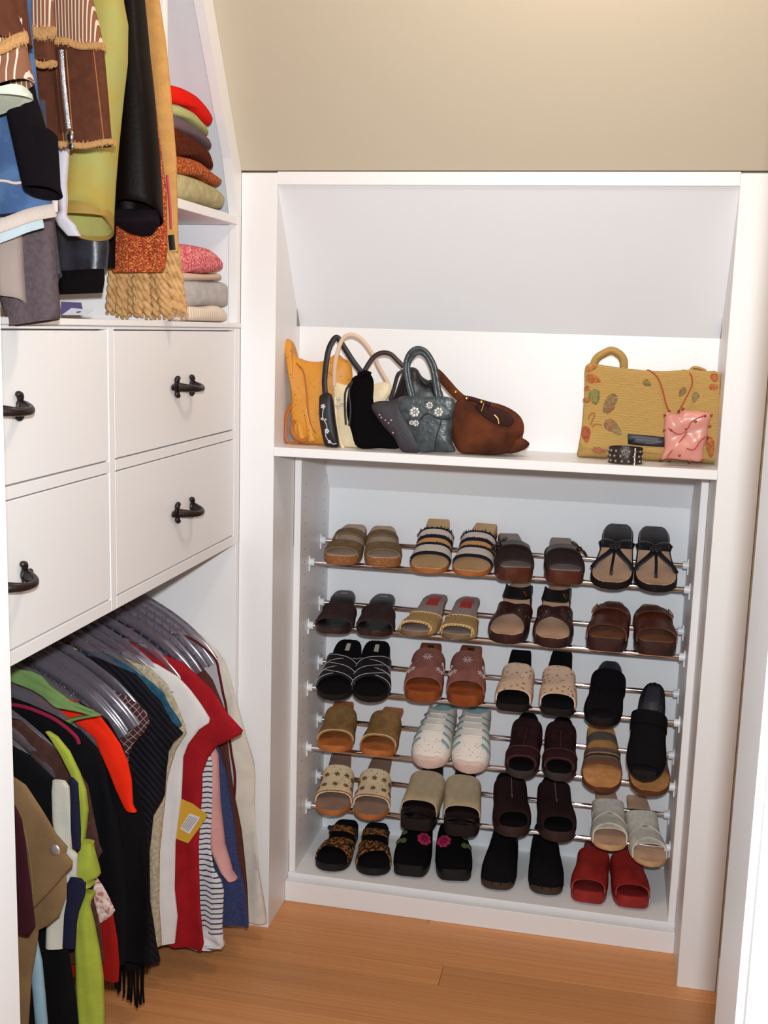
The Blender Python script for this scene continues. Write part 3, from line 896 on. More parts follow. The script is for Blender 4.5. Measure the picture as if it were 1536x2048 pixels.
def k_black_mule(r, sd):
    S = ShoeShape(.245, .086, 'round', 'round', .052, .022, side=-sd)
    b = Band(S, (.36, .44, .36), (.95, .90, .95), .050, .024, p=.6)
    build_shoe(r, S, blackR, blackL, [('upper', b, blackS)])
    b2 = Band(S, .34, (.50, .52, .50), .054, .050, p=.6, wf=1.08); V, F, U = b2.mesh(); fixn(mesh_obj('strap', V, F, blackS, r, U))
    mesh_obj('heel_cushion', *pad(S, .06, .32, .62, .0045)[:2], L_('charcoal_cushion', (44, 44, 54), rough=.45), r); return S
def k_olive(r, sd):
    S = ShoeShape(.240, .090, 'soft', 'square', .040, .016, 'heel', side=-sd, thk=.011)
    b = Band(S, (.36, .34, .36), (.86, .80, .86), .050, .030, p=.6)
    build_shoe(r, S, orangeI, orangeI, [('upper_band', b, oliveS)], insole_wf=.95)
    t = MB(); stitch(t, b, np.linspace(.05, .95, 22), [.985] * 22, .0013); t.build('edge_piping', L_('pale_piping', (206, 176, 140)), r); return S
def k_sneaker(r, sd):
    S = ShoeShape(.255, .092, 'round', 'wide', .030, .022, side=-sd)
    b = Band(S, (.05, .40, .05), (.996, .99, .996), .056, .004, p=.55, mid=.050, thick=.004)
    build_shoe(r, S, pinkL, tealI, [('upper', b, whiteL)], insole_wf=.95)
    for v in (.14, .28, .42, .56, .68):
        for x in (-1, 1):
            us = [.5 + x * q_ for q_ in np.linspace(.15, .36, 7)]
            MB().tube([np.array(b.at(u, v + .015 * k, .0012)) for k, u in enumerate(us)], .0046, .0014, n=6, up=(0, 0, 1)).build('side_stripe', tealT, r)
    for v in (.14, .28, .42, .56):
        us = np.linspace(.36, .64, 8)
        MB().tube([np.array(b.at(u, v, .002)) for u in us], .0034, .0016, n=6, up=(0, 0, 1)).build('elastic_lace', L_('white_lace', (232, 226, 220)), r)
    g = MB()
    for k in range(26):
        g.tube([np.array(b.at(.5 + .22 * math.sin(k * 1.9), .78 + .1 * math.sin(k * 2.7), .0006)) , np.array(b.at(.5 + .22 * math.sin(k * 1.9) + .02, .79 + .1 * math.sin(k * 2.7), .0006))], .0007, n=5, up=(0, 0, 1))
    g.build('embroidery', L_('rose_thread', (196, 140, 128)), r)['kind'] = 'stuff'
    b2 = Band(S, (.93, .94, .93), (.998, .996, .998), .017, .006, p=.5, wf=1.06); V, F, U = b2.mesh(); fixn(mesh_obj('toe_cap', V, F, pinkL, r, U)); return S
def k_burgundy(r, sd):
    S = ShoeShape(.250, .080, 'round', 'round', .050, .022, side=-sd)
    b = Band(S, (.34, .40, .34), (.93, .87, .93), .054, .030, p=.55)
    build_shoe(r, S, L_('charcoal_sole', (52, 44, 44), rough=.7), blackS, [('upper', b, burg)])
    b2 = Band(S, .32, (.48, .50, .48), .058, .054, p=.55, wf=1.07); V, F, U = b2.mesh(); fixn(mesh_obj('strap', V, F, burg, r, U))
    t = MB(); us = np.linspace(.05, .95, 22)
    for v in (.62, .985): stitch(t, b, us, [v] * 22, .0010)
    stitch(t, b, [.5] * 8, np.linspace(.05, .6, 8), .0008)
    t.build('seam', L_('rust_seam', (96, 50, 42)), r); return S
def k_multi(r, sd):
    S = ShoeShape(.255, .094, 'round', 'wide', .024, .016, side=-sd)
    build_shoe(r, S, L_('brown_sole', (96, 52, 30), rough=.6), L_('cork_footbed', (204, 142, 84), rough=.7, var=.2, vscale=60), [], insole_wf=.96)
    b = Band(S, (.40, .46, .40), (.74, .70, .74), .036, .022); V, F, U = b.mesh(); fixn(mesh_obj('striped_upper', V, F, multi, r, U))
    b2 = Band(S, .30, (.40, .41, .40), .038, .036, bw=.80, shift=0); V, F, U = b2.mesh(); fixn(mesh_obj('instep_strap', V, F, L_('grey_brown_strap', (98, 88, 78), rough=.7, var=.2), r, U)); return S
def k_knit(r, sd):
    S = ShoeShape(.245, .090, 'round', 'square', .040, .016, 'heel', side=-sd)
    b = Band(S, (.38, .36, .38), (.78, .76, .78), .048, .028, p=.6)
    build_shoe(r, S, orangeI, L_('brown_grey_insole', (140, 112, 98), rough=.7, var=.12, vscale=30), [('knit_band', b, creamK)], insole_wf=.95)
    for v in (.30, .68):
        for i in range(5):
            u = .14 + .18 * i; g = MB()
            for k in range(3): patch(g, b, u, v, rectp(.0075, .0014, k * math.pi / 3 + .3), .0016)
            g.build('snowflake', brownY, r)
    t = MB(); stitch(t, b, np.linspace(.05, .95, 22), [.985] * 22, .0014); t.build('red_edge', L_('rust_edge', (150, 84, 60)), r); return S
def k_beige(r, sd):
    S = ShoeShape(.245, .090, 'square', 'square', .050, .034, side=-sd)
    b = Band(S, (.38, .33, .38), (.84, .82, .84), .058, .038, p=.4, bw=1.0)
    build_shoe(r, S, blackR, L_('black_patent', (20, 12, 16), rough=.25), [('stretch_band', b, beigeS)], insole_wf=.95)
    b2 = Band(S, (.72, .74, .72), (.95, .92, .95), .034, .012, p=.5, wf=1.0); V, F, U = b2.mesh(); fixn(mesh_obj('toe_upper', V, F, L_('black_patent', (20, 12, 16)), r, U)); return S
def k_zip(r, sd):
    S = ShoeShape(.255, .090, 'round', 'round', .054, .028, side=-sd)
    b = Band(S, (.30, .34, .30), (.92, .88, .92), .062, .036, p=.5)
    br = L_('espresso_suede', (40, 22, 24), rough=.85, spec=.12, bump=.3, bscale=600)
    build_shoe(r, S, L_('espresso_sole', (48, 28, 26), rough=.6), blackS, [('upper', b, br)])
    t = MB(); stitch(t, b, [.5] * 12, np.linspace(.02, .55, 12), .0012); t.build('zipper', L_('zip_grey', (120, 90, 86), rough=.4), r)
    t = MB(); us = np.linspace(.05, .95, 22); stitch(t, b, us, [.98] * 22, .0018); t.build('toe_piping', br, r)
    t = MB(); p, du, dv, nn = b.frame(.5, .5); t.ball(p + nn * .003, (.003, .005, .002), 6); t.build('zip_pull', silverM, r); return S
def k_woven(r, sd):
    S = ShoeShape(.250, .084, 'round', 'square', .050, .014, 'heel', side=-sd, thk=.010)
    build_shoe(r, S, tanI, peachI, [], insole_wf=.95)
    es = [((.30, .40, .52), (.46, .56, .68)), ((.52, .40, .30), (.68, .56, .46)), ((.48, .58, .70), (.64, .73, .86)), ((.70, .58, .48), (.86, .73, .64)), ((.62, .64, .62), (.80, .80, .80)), ((.28, .34, .28), (.42, .47, .42))]
    for k, (e0, e1) in enumerate(es):
        bb = Band(S, e0, e1, .046 - .004 * (k // 2) + .0012 * (k % 2), .040 - .005 * (k // 2), p=.6, wf=1.03 + .015 * (k % 2))
        V, F, U = bb.mesh(); fixn(mesh_obj('woven_strap', V, F, creamW, r, U))
    return S
def k_leopard(r, sd):
    S = ShoeShape(.240, .088, 'round', 'wide', .036, .020, side=-sd)
    build_shoe(r, S, blackR, blackS, [], insole_wf=.94)
    b1 = Band(S, (.46, .56, .66), (.58, .66, .84), .036, .030); b2 = Band(S, (.68, .62, .52), (.86, .72, .62), .034, .026); b3 = Band(S, (.24, .40, .24), (.36, .50, .36), .046, .042, bw=.76, shift=0)
    for b in (b1, b2, b3):
        V, F, U = b.mesh(); fixn(mesh_obj('leopard_strap', V, F, leopard, r, U))
    g = MB(); p, du, dv, nn = b3.frame(.5 - .3 * sd, .5); g.ball(p + nn * .003, (.006, .006, .006), 6); g.build('buckle', blackL, r); return S
def k_flower_clog(r, sd):
    S = ShoeShape(.240, .088, 'square', 'square', .040, .030, side=-sd)
    b = Band(S, (.38, .34, .38), (.985, .965, .995), .064, .003, p=.5, mid=.052)
    build_shoe(r, S, blackR, blackS, [('upper', b, L_('black_felt', (14, 12, 14), rough=.95, spec=.05, bump=.3, bscale=500))])
    g = MB(); petals(g, b, .5 + sd * .16, .56, .019, 8, .38, .003); patch(g, b, .5 + sd * .16, .56, disc(.016, 14), .0028); g.build('pink_flower', pinkF, r)
    for u, v in ((.70, .36), (.80, .50), (.66, .55)):
        g = MB(); patch(g, b, 1 - u if sd > 0 else u, v + .08, disc(.009, 10, 1, .85), .002); g.build('leaf', greenF, r)
    return S
def k_boot(r, sd):
    S = ShoeShape(.250, .084, 'soft', 'round', .044, .020, side=-sd)
    b = Band(S, (.10, .32, .10), (.996, .992, .996), .082, .003, p=.5, mid=.056, thick=.004)
    build_shoe(r, S, L_('dark_brown_sole', (62, 40, 30), rough=.6), blackS, [('upper', b, blackS)])
    b2 = Band(S, .36, (.46, .48, .46), .080, .072, p=.5, wf=1.07, bw=.78, shift=0); V, F, U = b2.mesh(); fixn(mesh_obj('strap', V, F, blackL, r, U)); return S
def k_red(r, sd):
    S = ShoeShape(.245, .086, 'square', 'square', .050, .030, side=-sd)
    b = Band(S, (.34, .36, .34), (.93, .87, .93), .054, .024, p=.55)
    build_shoe(r, S, redL, L_('dark_red_insole', (120, 26, 28), rough=.6, var=.2, vscale=40), [('upper_band', b, redL)], insole_wf=.95); return S

def shoe(name, label, kind, sd, toe, heel, y_toe=None, floor=None, group='pairs of shoes in the cabinet', lift=0.0):
    root = thing(name, label, 'shoe', (0, 0, 0), group)
    S = kind(root, sd)
    f0 = float(S.f(0.0))
    if floor is not None:
        T = at(toe[0], toe[1], 2, floor + S.P * 0.3)
        Hh = at(heel[0], heel[1], 2, floor + f0)
        d = T - Hh; d[2] = 0; d /= np.linalg.norm(d)
        Y = d; X = np.cross(Y, np.array([0, 0, 1.0])); X /= np.linalg.norm(X); Z = np.cross(X, Y)
        O = T - Y * S.L; O[2] = floor + 0.0005
    else:
        tl = np.array([0, S.L, S.P * 0.45]); hl = np.array([0, 0.0, f0])
        D = np.linalg.norm(tl - hl)
        T = at(toe[0], toe[1], 1, y_toe)
        ray = at(heel[0], heel[1], 1, 0.4) - CAM; ray /= np.linalg.norm(ray)
        oc = CAM - T; bq = np.dot(oc, ray); cq = np.dot(oc, oc) - D * D
        disc_ = bq * bq - cq
        t = -bq + math.sqrt(max(0.0, disc_))
        Hh = CAM + ray * t
        d = T - Hh; d /= np.linalg.norm(d)
        X = np.cross(d, np.array([0, 0, 1.0])); X /= np.linalg.norm(X)
        # local vector heel->toe is (0, L, dz): rotate about X so that it matches d
        dz = (tl - hl)[2]; ang = math.atan2(dz, S.L)
        N_ = np.cross(X, d)
        Y = d * math.cos(ang) - N_ * math.sin(ang)
        Z = np.cross(X, Y)
        O = T - (Y * tl[1] + Z * tl[2]) + Z * lift
    mw = Matrix.Identity(4)
    for i in range(3):
        mw[i][0], mw[i][1], mw[i][2], mw[i][3] = X[i], Y[i], Z[i], O[i]
    root.matrix_world = mw
    return root, O, Y, Z, S

ROWS = ['top', 'second', 'third', 'fourth', 'fifth', 'bottom']
PAIRS = [
 (0, 'slide_sandal', 'taupe suede two-strap slide', k_two_strap, (684, 1127), (712, 1049), (761, 1131), (767, 1052)),
 (0, 'slide_sandal', 'navy and cream fringed slide', k_striped, (861, 1148), (878, 1038), (931, 1152), (974, 1047)),
 (0, 'platform_mule', 'dark brown bow-trimmed platform mule', k_bow, (1037, 1155), (1017, 1067), (1125, 1161), (1122, 1076)),
 (0, 'thong_sandal', 'black thong sandal with peach footbed', k_thong, (1225, 1178), (1238, 1048), (1307, 1183), (1308, 1053)),
 (1, 'slide_sandal', 'dark brown suede peep-toe slide', k_dark_slide, (668, 1268), (691, 1181), (739, 1272), (772, 1188)),
 (1, 'peep_toe_mule', 'gold woven mule with red insole label', k_gold, (828, 1273), (880, 1189), (904, 1279), (943, 1194)),
 (1, 'wedge_sandal', 'dark cross-strap wedge with tan footbed', k_wedge_tan, (1014, 1285), (1045, 1162), (1096, 1292), (1121, 1167)),
 (1, 'buckle_mule', 'brown leather buckled open-toe mule', k_buckle_mule, (1216, 1297), (1228, 1203), (1308, 1304), (1301, 1209)),
 (2, 'slide_sandal', 'black criss-cross slide with pale stitching', k_criss, (668, 1401), (701, 1279), (733, 1404), (757, 1281)),
 (2, 'wooden_clog', 'mauve-brown clog with pale flower studs', k_snow, (848, 1401), (863, 1286), (923, 1408), (944, 1291)),
 (2, 'peep_toe_mule', 'floral cloth mule with square black toe', k_floral, (1029, 1422), (1043, 1300), (1108, 1430), (1125, 1303)),
 (2, 'strapped_mule', 'black suede strapped mule', k_black_mule, (1207, 1452), (1222, 1322), (1281, 1562), (1310, 1365)),
 (3, 'slide_sandal', 'olive-tan suede slide with orange sole', k_olive, (672, 1504), (688, 1403), (744, 1512), (789, 1415)),
 (3, 'slip_on_sneaker', 'white backless sneaker with teal stripes', k_sneaker, (859, 1536), (892, 1409), (931, 1545), (959, 1413)),
 (3, 'peep_toe_clog', 'burgundy suede peep-toe clog', k_burgundy, (1046, 1556), (1058, 1425), (1111, 1560), (1127, 1434)),
 (3, 'footbed_sandal', 'cork footbed sandal with striped straps', k_multi, (1210, 1586), (1201, 1445), (1292, 1592), (1302, 1455)),
 (4, 'slide_sandal', 'cream knit slide with brown snowflakes', k_knit, (667, 1632), (683, 1506), (731, 1640), (765, 1514)),
 (4, 'platform_mule', 'beige stretch mule on black platform', k_beige, (836, 1656), (868, 1532), (916, 1667), (932, 1538)),
 (4, 'zip_mule', 'espresso suede zip-front mule', k_zip, (1033, 1671), (1012, 1545), (1111, 1680), (1105, 1552)),
 (4, 'woven_mule', 'cream woven-strap mule', k_woven, (1227, 1703), (1209, 1574), (1299, 1735), (1272, 1590)),
 (5, 'strappy_sandal', 'black sandal with leopard straps', k_leopard, (662, 1744), (697, 1640), (739, 1752), (755, 1649)),
 (5, 'felt_clog', 'black felt clog with pink flower', k_flower_clog, (822, 1752), (845, 1655), (905, 1760), (900, 1662)),
 (5, 'ankle_clog', 'black high-vamp clog with brown sole', k_boot, (997, 1781), (1013, 1672), (1087, 1790), (1090, 1678)),
 (5, 'peep_toe_mule', 'red leather square-toe mule', k_red, (1180, 1805), (1189, 1691), (1260, 1814), (1248, 1697)),
]
SHOEINFO = []
for row, nm, desc, fn, ta, ha, tb, hb_ in PAIRS:
    for sd, t_, h_ in ((-1, ta, ha), (1, tb, hb_)):
        where = 'left' if sd < 0 else 'right'
        lab = '%s one of the %s pair, %s row' % (where, desc, ROWS[row])
        yt = 0.190 if row < 5 else None
        if fn is k_black_mule and sd > 0:
            lab = 'right black suede strapped mule, slid down onto a cork footbed sandal'
            yt = 0.150
        if fn is k_multi and sd > 0:
            lab = 'right cork footbed sandal, pressed under a slipped black mule, fourth row'
        res = shoe(nm, lab, fn, sd, t_, h_, yt, floor=(ZK + 0.0005 if row == 5 else None))
        SHOEINFO.append((lab, res))

# ------------------------------------------------------------------ handbags on the niche shelf
def closed_smooth(pts, k=4):
    P = [np.array(p, float) for p in pts]; n = len(P); out = []
    for i in range(n):
        a, b, c, d = P[i - 1], P[i], P[(i + 1) % n], P[(i + 2) % n]
        for t in np.linspace(0, 1, k, endpoint=False):
            out.append(0.5 * ((2 * b) + (c - a) * t + (2 * a - 5 * b + 4 * c - d) * t * t + (3 * b - a - 3 * c + d) * t ** 3))
    return out

def puffy(name, pts, nvec, tf, tb, mt, parent=None, pw=3.0, k=4, rough=0.0, seed=1, zmin=None, rings=(1, .985, .94, .86, .74, .58, .40, .20), lean=None, center=None):
    """cushion-like body: an outline in a plane, filled out to the front (along nvec) and to the back"""
    P = closed_smooth(pts, k) if k > 1 else [np.array(p, float) for p in pts]
    if zmin is not None:
        for p in P: p[2] = max(p[2], zmin)
    n = len(P); nv = np.array(nvec, float); nv /= np.linalg.norm(nv)
    c = sum(P) / n if center is None else np.array(center, float)
    rr = random.Random(seed)
    V = []; F = []
    def prof(r): return (1 - r ** pw) ** 0.5 if r < 1 else 0.0
    ph = [rr.uniform(0, 6.28) for _ in range(6)]
    def wob(p):
        if not rough: return 0.0
        q = (p - c) * 60
        return rough * (math.sin(q[0] * 1.3 + q[2] * .7 + ph[0]) + math.sin(q[2] * 1.9 - q[0] * .8 + ph[1]) + .6 * math.sin(q[0] * 3.1 + ph[2]) * math.sin(q[2] * 2.7 + ph[3]))
    def ring(r, t, sgn):
        base = len(V)
        for p in P:
            q = c + (p - c) * r
            V.append(q + nv * sgn * (t * prof(r) + (wob(q) if sgn > 0 else 0) * (1 - r) ** .5))
        return base
    idx = [ring(r, tf, 1) for r in rings]
    V.append(c + nv * (tf + wob(c))); top = len(V) - 1
    idb = [idx[0]] + [ring(r, tb, -1) for r in rings[1:]]
    V.append(c - nv * tb); bot = len(V) - 1
    for ids, tip, fl_ in ((idx, top, False), (idb, bot, True)):
        for a, b in zip(ids[:-1], ids[1:]):
            for i in range(n):
                j = (i + 1) % n
                f = (a + i, a + j, b + j, b + i)
                F.append(f[::-1] if fl_ else f)
        b = ids[-1]
        for i in range(n):
            f = (b + i, b + (i + 1) % n, tip); F.append(f[::-1] if fl_ else f)
    if lean is not None:
        for v in V: v[1] += lean * (v[2] - c[2])
    A_ = np.array(V); lo = A_.min(0); sp = np.ptp(A_, 0) + 1e-6
    ax = (0, 2) if abs(nv[1]) > .5 else ((1, 2) if abs(nv[0]) > .5 else (0, 1))
    U = [((v[ax[0]] - lo[ax[0]]) / sp[ax[0]], (v[ax[1]] - lo[ax[1]]) / sp[ax[1]]) for v in V]
    o = fixn(mesh_obj(name, V, F, mt, None, U, angle=70))
    if parent is not None:
        o.parent = parent; local(o, parent)
    return o

def z3(X, Y): return 530 + X / 2.793, 640 + Y / 2.793
def z4(X, Y): return 1130 + X / 4.655, 680 + Y / 4.655
def outline(zf, pts, y): return [at(*zf(*p), 1, y) for p in pts]
FRONT = (0, -1, 0)
SHZ = ZS + 0.0006
def bag(name, label, x, y): return thing(name, label, 'handbag', (x, y, ZS), 'handbags in the niche')
def ribbon(name, zf, pts, y, ra, rb, mt, root, dy=None, n=8, up=(0, 1, 0)):
    P = []
    for i, p in enumerate(pts):
        yy = y if dy is None else y + dy[i]
        P.append(at(*zf(*p), 1, yy))
    V, F, U = sweep(smoothline(P, 6), ra, rb, n=n, up=up)
    o = fixn(mesh_obj(name, V, F, mt, root, U)); local(o, root)
    return o
def flower(name, c, r, mt, root, k=6):
    g = MB()
    for j in range(k):
        a = 2 * math.pi * j / k
        g.ball((c[0] + r * .6 * math.cos(a), c[1], c[2] + r * .6 * math.sin(a)), (r * .36, .0012, r * .36), 5)
    g.ball((c[0], c[1] - .001, c[2]), (r * .28, .0018, r * .28), 5)
    o = g.build(name, mt, root); local(o, root); return o

ostrich = spot_mat('ostrich_leather', rgb(206, 138, 46), rgb(150, 86, 24), 95, 0.16, 0.5, 0.35)
ostrichE = mat('tan_leather_edge', rgb(166, 92, 36), 0.5)
b1 = bag('drawstring_bag', 'mustard ostrich-leather drawstring bag with one tall corner, leftmost', at(*z3(300, 700), 1, .13)[0], .13)
puffy('body', outline(z3, [(110, 118), (150, 118), (160, 190), (205, 217), (260, 232), (330, 228), (400, 190), (440, 215), (482, 250), (486, 400), (470, 640), (330, 700), (215, 708), (175, 690), (150, 560), (152, 420), (135, 260)], .086), FRONT, .024, .050, ostrich, b1, rough=.0012, zmin=SHZ, center=at(*z3(186, 480), 1, .086))
ribbon('drawstring', z3, [(150, 470), (124, 520), (112, 600), (116, 665), (145, 690), (190, 684)], .072, .0045, .0018, ostrichE, b1)
ribbon('drawstring', z3, [(168, 560), (148, 600), (160, 645), (200, 672), (240, 668)], .062, .0045, .0018, ostrichE, b1)
ribbon('seam', z3, [(175, 240), (215, 290), (232, 400), (240, 500), (262, 600), (320, 668)], .0610, .0016, .0014, ostrichE, b1, dy=[.012, .004, 0, 0, .002, .012])
ribbon('gathered_fold', z3, [(190, 520), (195, 600), (210, 680)], .068, .008, .006, ostrich, b1)
ribbon('gathered_fold', z3, [(225, 500), (245, 580), (262, 676)], .066, .009, .006, ostrich, b1)

blk = mat('bag_black_satin', rgb(26, 21, 26), 0.5, 0.4, bump=.1, bscale=300)
b2 = bag('evening_bag', 'narrow black bag embroidered with a white flower vine', at(*z3(355, 700), 1, .10)[0], .10)
puffy('body', outline(z3, [(312, 418), (372, 418), (395, 560), (412, 705), (362, 708), (332, 690), (306, 560), (303, 460)], .048), FRONT, .013, .013, blk, b2, zmin=SHZ)
ribbon('strap', z3, [(338, 430), (333, 330), (350, 190), (372, 128), (402, 98), (435, 142), (488, 225), (545, 300)], .050, .0064, .0022, blk, b2, dy=[0, 0, 0, .004, .01, .015, .02, .02])
wth = mat('white_embroidery', rgb(205, 200, 205), .8)
ribbon('vine', z3, [(330, 470), (322, 540), (345, 590), (340, 650), (375, 690), (400, 690)], .0335, .0009, .0007, wth, b2)
for X, Y, r_ in ((324, 483, .0060), (346, 620, .0062), (318, 552, .0035), (360, 680, .0045), (338, 556, .003)):
    flower('flower', at(*z3(X, Y), 1, .0342), r_, wth, b2, 5)

cream = mat('bag_cream_satin', rgb(226, 206, 168), 0.45, 0.4, bump=.15, bscale=250, var=.06, vscale=60)
b3 = bag('tote_bag', 'tall cream satin tote with a thin looped handle', at(*z3(480, 720), 1, .075)[0], .08)
puffy('body', outline(z3, [(386, 355), (450, 362), (540, 362), (620, 356), (690, 345), (706, 398), (668, 470), (640, 600), (640, 700), (540, 712), (432, 726), (408, 640), (386, 500)], .066), FRONT, .010, .012, cream, b3, zmin=SHZ)
ribbon('handle', z3, [(386, 365), (394, 230), (430, 112), (480, 82), (540, 108), (600, 188), (640, 268), (688, 352)], .066, .0046, .0032, mat('bag_pink_cream_piping', rgb(214, 184, 160), .5), b3, dy=[-.012, -.024, -.028, -.028, -.024, -.016, -.008, 0])
ribbon('side_piping', z3, [(392, 430), (396, 560), (416, 660), (436, 718)], .057, .0042, .003, cream, b3)
for X, Y in ((412, 440), (430, 470), (405, 480)):
    flower('sequin_flower', at(*z3(X, Y), 1, .0545), .006, mat('silver_sequin', rgb(214, 206, 196), .3, metal=.6), b3)

fuzz = mat('black_velvet', rgb(13, 10, 12), 0.95, 0.05, bump=.7, bscale=260, sheen=.0)
b4 = bag('velvet_pouch', 'black velvet pouch with a slim arched leather strap', at(*z3(600, 700), 1, .055)[0], .055)
puffy('body', outline(z3, [(478, 345), (520, 306), (580, 298), (606, 340), (602, 430), (622, 520), (655, 590), (735, 650), (748, 716), (640, 716), (520, 712), (482, 620), (455, 500)], .040), FRONT, .012, .012, fuzz, b4, rough=.0012, zmin=SHZ)
ribbon('strap', z3, [(545, 300), (600, 215), (650, 184), (700, 190), (740, 226), (775, 262)], .042, .0052, .0018, mat('bag_dark_leather', rgb(48, 30, 28), .4), b4)
ribbon('ribbon_tie', z3, [(478, 350), (450, 400), (446, 480), (452, 585)], .028, .0024, .0016, blk, b4)
ribbon('ribbon_tie', z3, [(490, 340), (470, 400), (478, 500), (470, 590)], .028, .0024, .0016, blk, b4)
ribbon('ribbon_tie', z3, [(520, 310), (560, 296), (590, 306)], .030, .006, .004, fuzz, b4)

b5b = bag('shoulder_bag', 'plain black bag standing behind the teal-grey crocodile bag', at(*z3(870, 440), 1, .13)[0], .135)
puffy('body', outline(z3, [(700, 470), (730, 400), (770, 292), (812, 264), (850, 274), (880, 318), (935, 350), (992, 402), (1000, 560), (980, 720), (760, 720), (700, 600)], .140), FRONT, .022, .022, mat('bag_black_leather', rgb(20, 17, 21), .4, .4, bump=.25, bscale=90), b5b, zmin=SHZ)
ribbon('fold', z3, [(870, 325), (900, 360), (930, 345), (950, 420)], .117, .004, .003, blk, b5b)

seq = spot_mat('plum_sequins', rgb(34, 24, 34), rgb(120, 96, 128), 260, 0.10, 0.35, 0.6, metalspot=True)
b5 = bag('sequin_pouch', 'plum-black sequined pouch squeezed between velvet and crocodile bags', at(*z3(760, 700), 1, .03)[0], .03)
puffy('body', outline(z3, [(595, 490), (622, 456), (700, 450), (760, 440), (790, 540), (852, 650), (862, 736), (770, 738), (722, 660), (655, 585)], .020), FRONT, .008, .010, seq, b5, zmin=SHZ)
ribbon('strap', z3, [(698, 448), (718, 390), (740, 310), (760, 290), (785, 280)], .030, .0042, .002, blk, b5, dy=[0, .01, .03, .05, .07])
for X, Y in ((650, 545), (672, 560), (690, 575), (640, 530), (715, 630), (705, 560)):
    o = MB().ball(at(*z3(X, Y), 1, .0112), (.0022, .0014, .0022), 5).build('bead', mat('pink_bead', rgb(206, 150, 160), .2, metal=.3), b5); local(o, b5)

croc = mat('teal_grey_croc', rgb(66, 74, 76), 0.35, 0.5, bump=.5, bscale=110, col2=rgb(44, 50, 54), vscale=70)
b6 = bag('structured_bag', 'small teal-grey crocodile handbag with metal flowers and twin handles', at(*z3(900, 735), 1, .02)[0], .025)
puffy('body', outline(z3, [(742, 446), (800, 428), (900, 430), (1000, 430), (1058, 452), (1050, 560), (1046, 680), (1062, 736), (960, 737), (852, 731), (785, 620), (748, 510)], .026), FRONT, .014, .016, croc, b6, zmin=SHZ, pw=5)
puffy('flap', outline(z3, [(740, 442), (800, 424), (900, 427), (1000, 427), (1062, 452), (1045, 540), (985, 560), (905, 528), (830, 600), (790, 570), (758, 520)], .014), FRONT, .0065, .004, croc, b6, pw=6)
ribbon('handle', z3, [(815, 425), (792, 330), (786, 240), (810, 182), (850, 158), (900, 176), (945, 250), (962, 330), (978, 430)], .018, .0050, .0026, croc, b6)
ribbon('handle', z3, [(830, 425), (806, 330), (800, 250), (828, 200), (862, 182), (900, 205), (932, 270), (948, 350), (960, 430)], .034, .0050, .0026, croc, b6)
ribbon('bottom_seam', z3, [(948, 735), (955, 660), (975, 600), (985, 560)], .0125, .0014, .0012, blk, b6)
mf = mat('pewter_flower', rgb(186, 182, 176), .35, metal=.7)
for X, Y, r_ in ((835, 515, .0125), (918, 478, .009), (968, 515, .0115), (842, 577, .008), (818, 574, .006)):
    flower('metal_flower', at(*z3(X, Y), 1, .0062), r_, mf, b6, 7)

suede = mat('brown_suede', rgb(100, 52, 30), 0.85, 0.15, bump=.3, bscale=500, col2=rgb(70, 36, 24), vscale=18)
suedeD = mat('dark_brown_lining', rgb(60, 34, 32), 0.8, 0.15)
b7 = bag('hobo_bag', 'slouchy brown suede hobo bag with shoulder strap', at(*z3(1230, 750), 1, .05)[0], .05)
puffy('back_panel', outline(z3, [(1110, 440), (1200, 458), (1280, 462), (1360, 490), (1420, 532), (1446, 585), (1440, 650), (1400, 735), (1240, 740), (1160, 600)], .095), FRONT, .014, .026, suede, b7, zmin=SHZ)
puffy('lining', outline(z3, [(1180, 470), (1260, 478), (1340, 505), (1392, 560), (1350, 600), (1260, 580), (1200, 530)], .080), FRONT, .006, .008, suedeD, b7)
puffy('front_panel', outline(z3, [(1015, 548), (1072, 452), (1108, 430), (1150, 470), (1230, 550), (1320, 592), (1400, 604), (1438, 616), (1412, 672), (1365, 738), (1210, 757), (1100, 744), (1056, 692), (1026, 610)], .058), FRONT, .040, .022, suede, b7, rough=.0015, zmin=SHZ)
puffy('side_tab', outline(z3, [(1395, 650), (1430, 655), (1478, 690), (1440, 728), (1360, 746), (1350, 700)], .060), FRONT, .016, .012, suede, b7, zmin=SHZ)
ribbon('strap', z3, [(948, 288), (975, 310), (1015, 355), (1062, 408), (1098, 440)], .050, .0098, .0022, suede, b7)
ribbon('strap', z3, [(1098, 432), (1150, 440), (1205, 456), (1262, 472)], .072, .0052, .0022, suedeD, b7)
gold = mat('bag_gold_metal', rgb(206, 166, 92), .25, metal=1.0)
for X, Y in ((1064, 404), (1125, 440), (1208, 460)):
    o = MB().ball(at(*z3(X, Y), 1, .044), (.0040, .003, .0040), 6).build('gold_stud', gold, b7); local(o, b7)
ribbon('zip_pull', z3, [(1222, 465), (1215, 490), (1208, 510)], .062, .0016, .0012, gold, b7)
ribbon('zip_pull', z3, [(1280, 530), (1300, 552), (1306, 580)], .060, .0022, .0016, gold, b7)

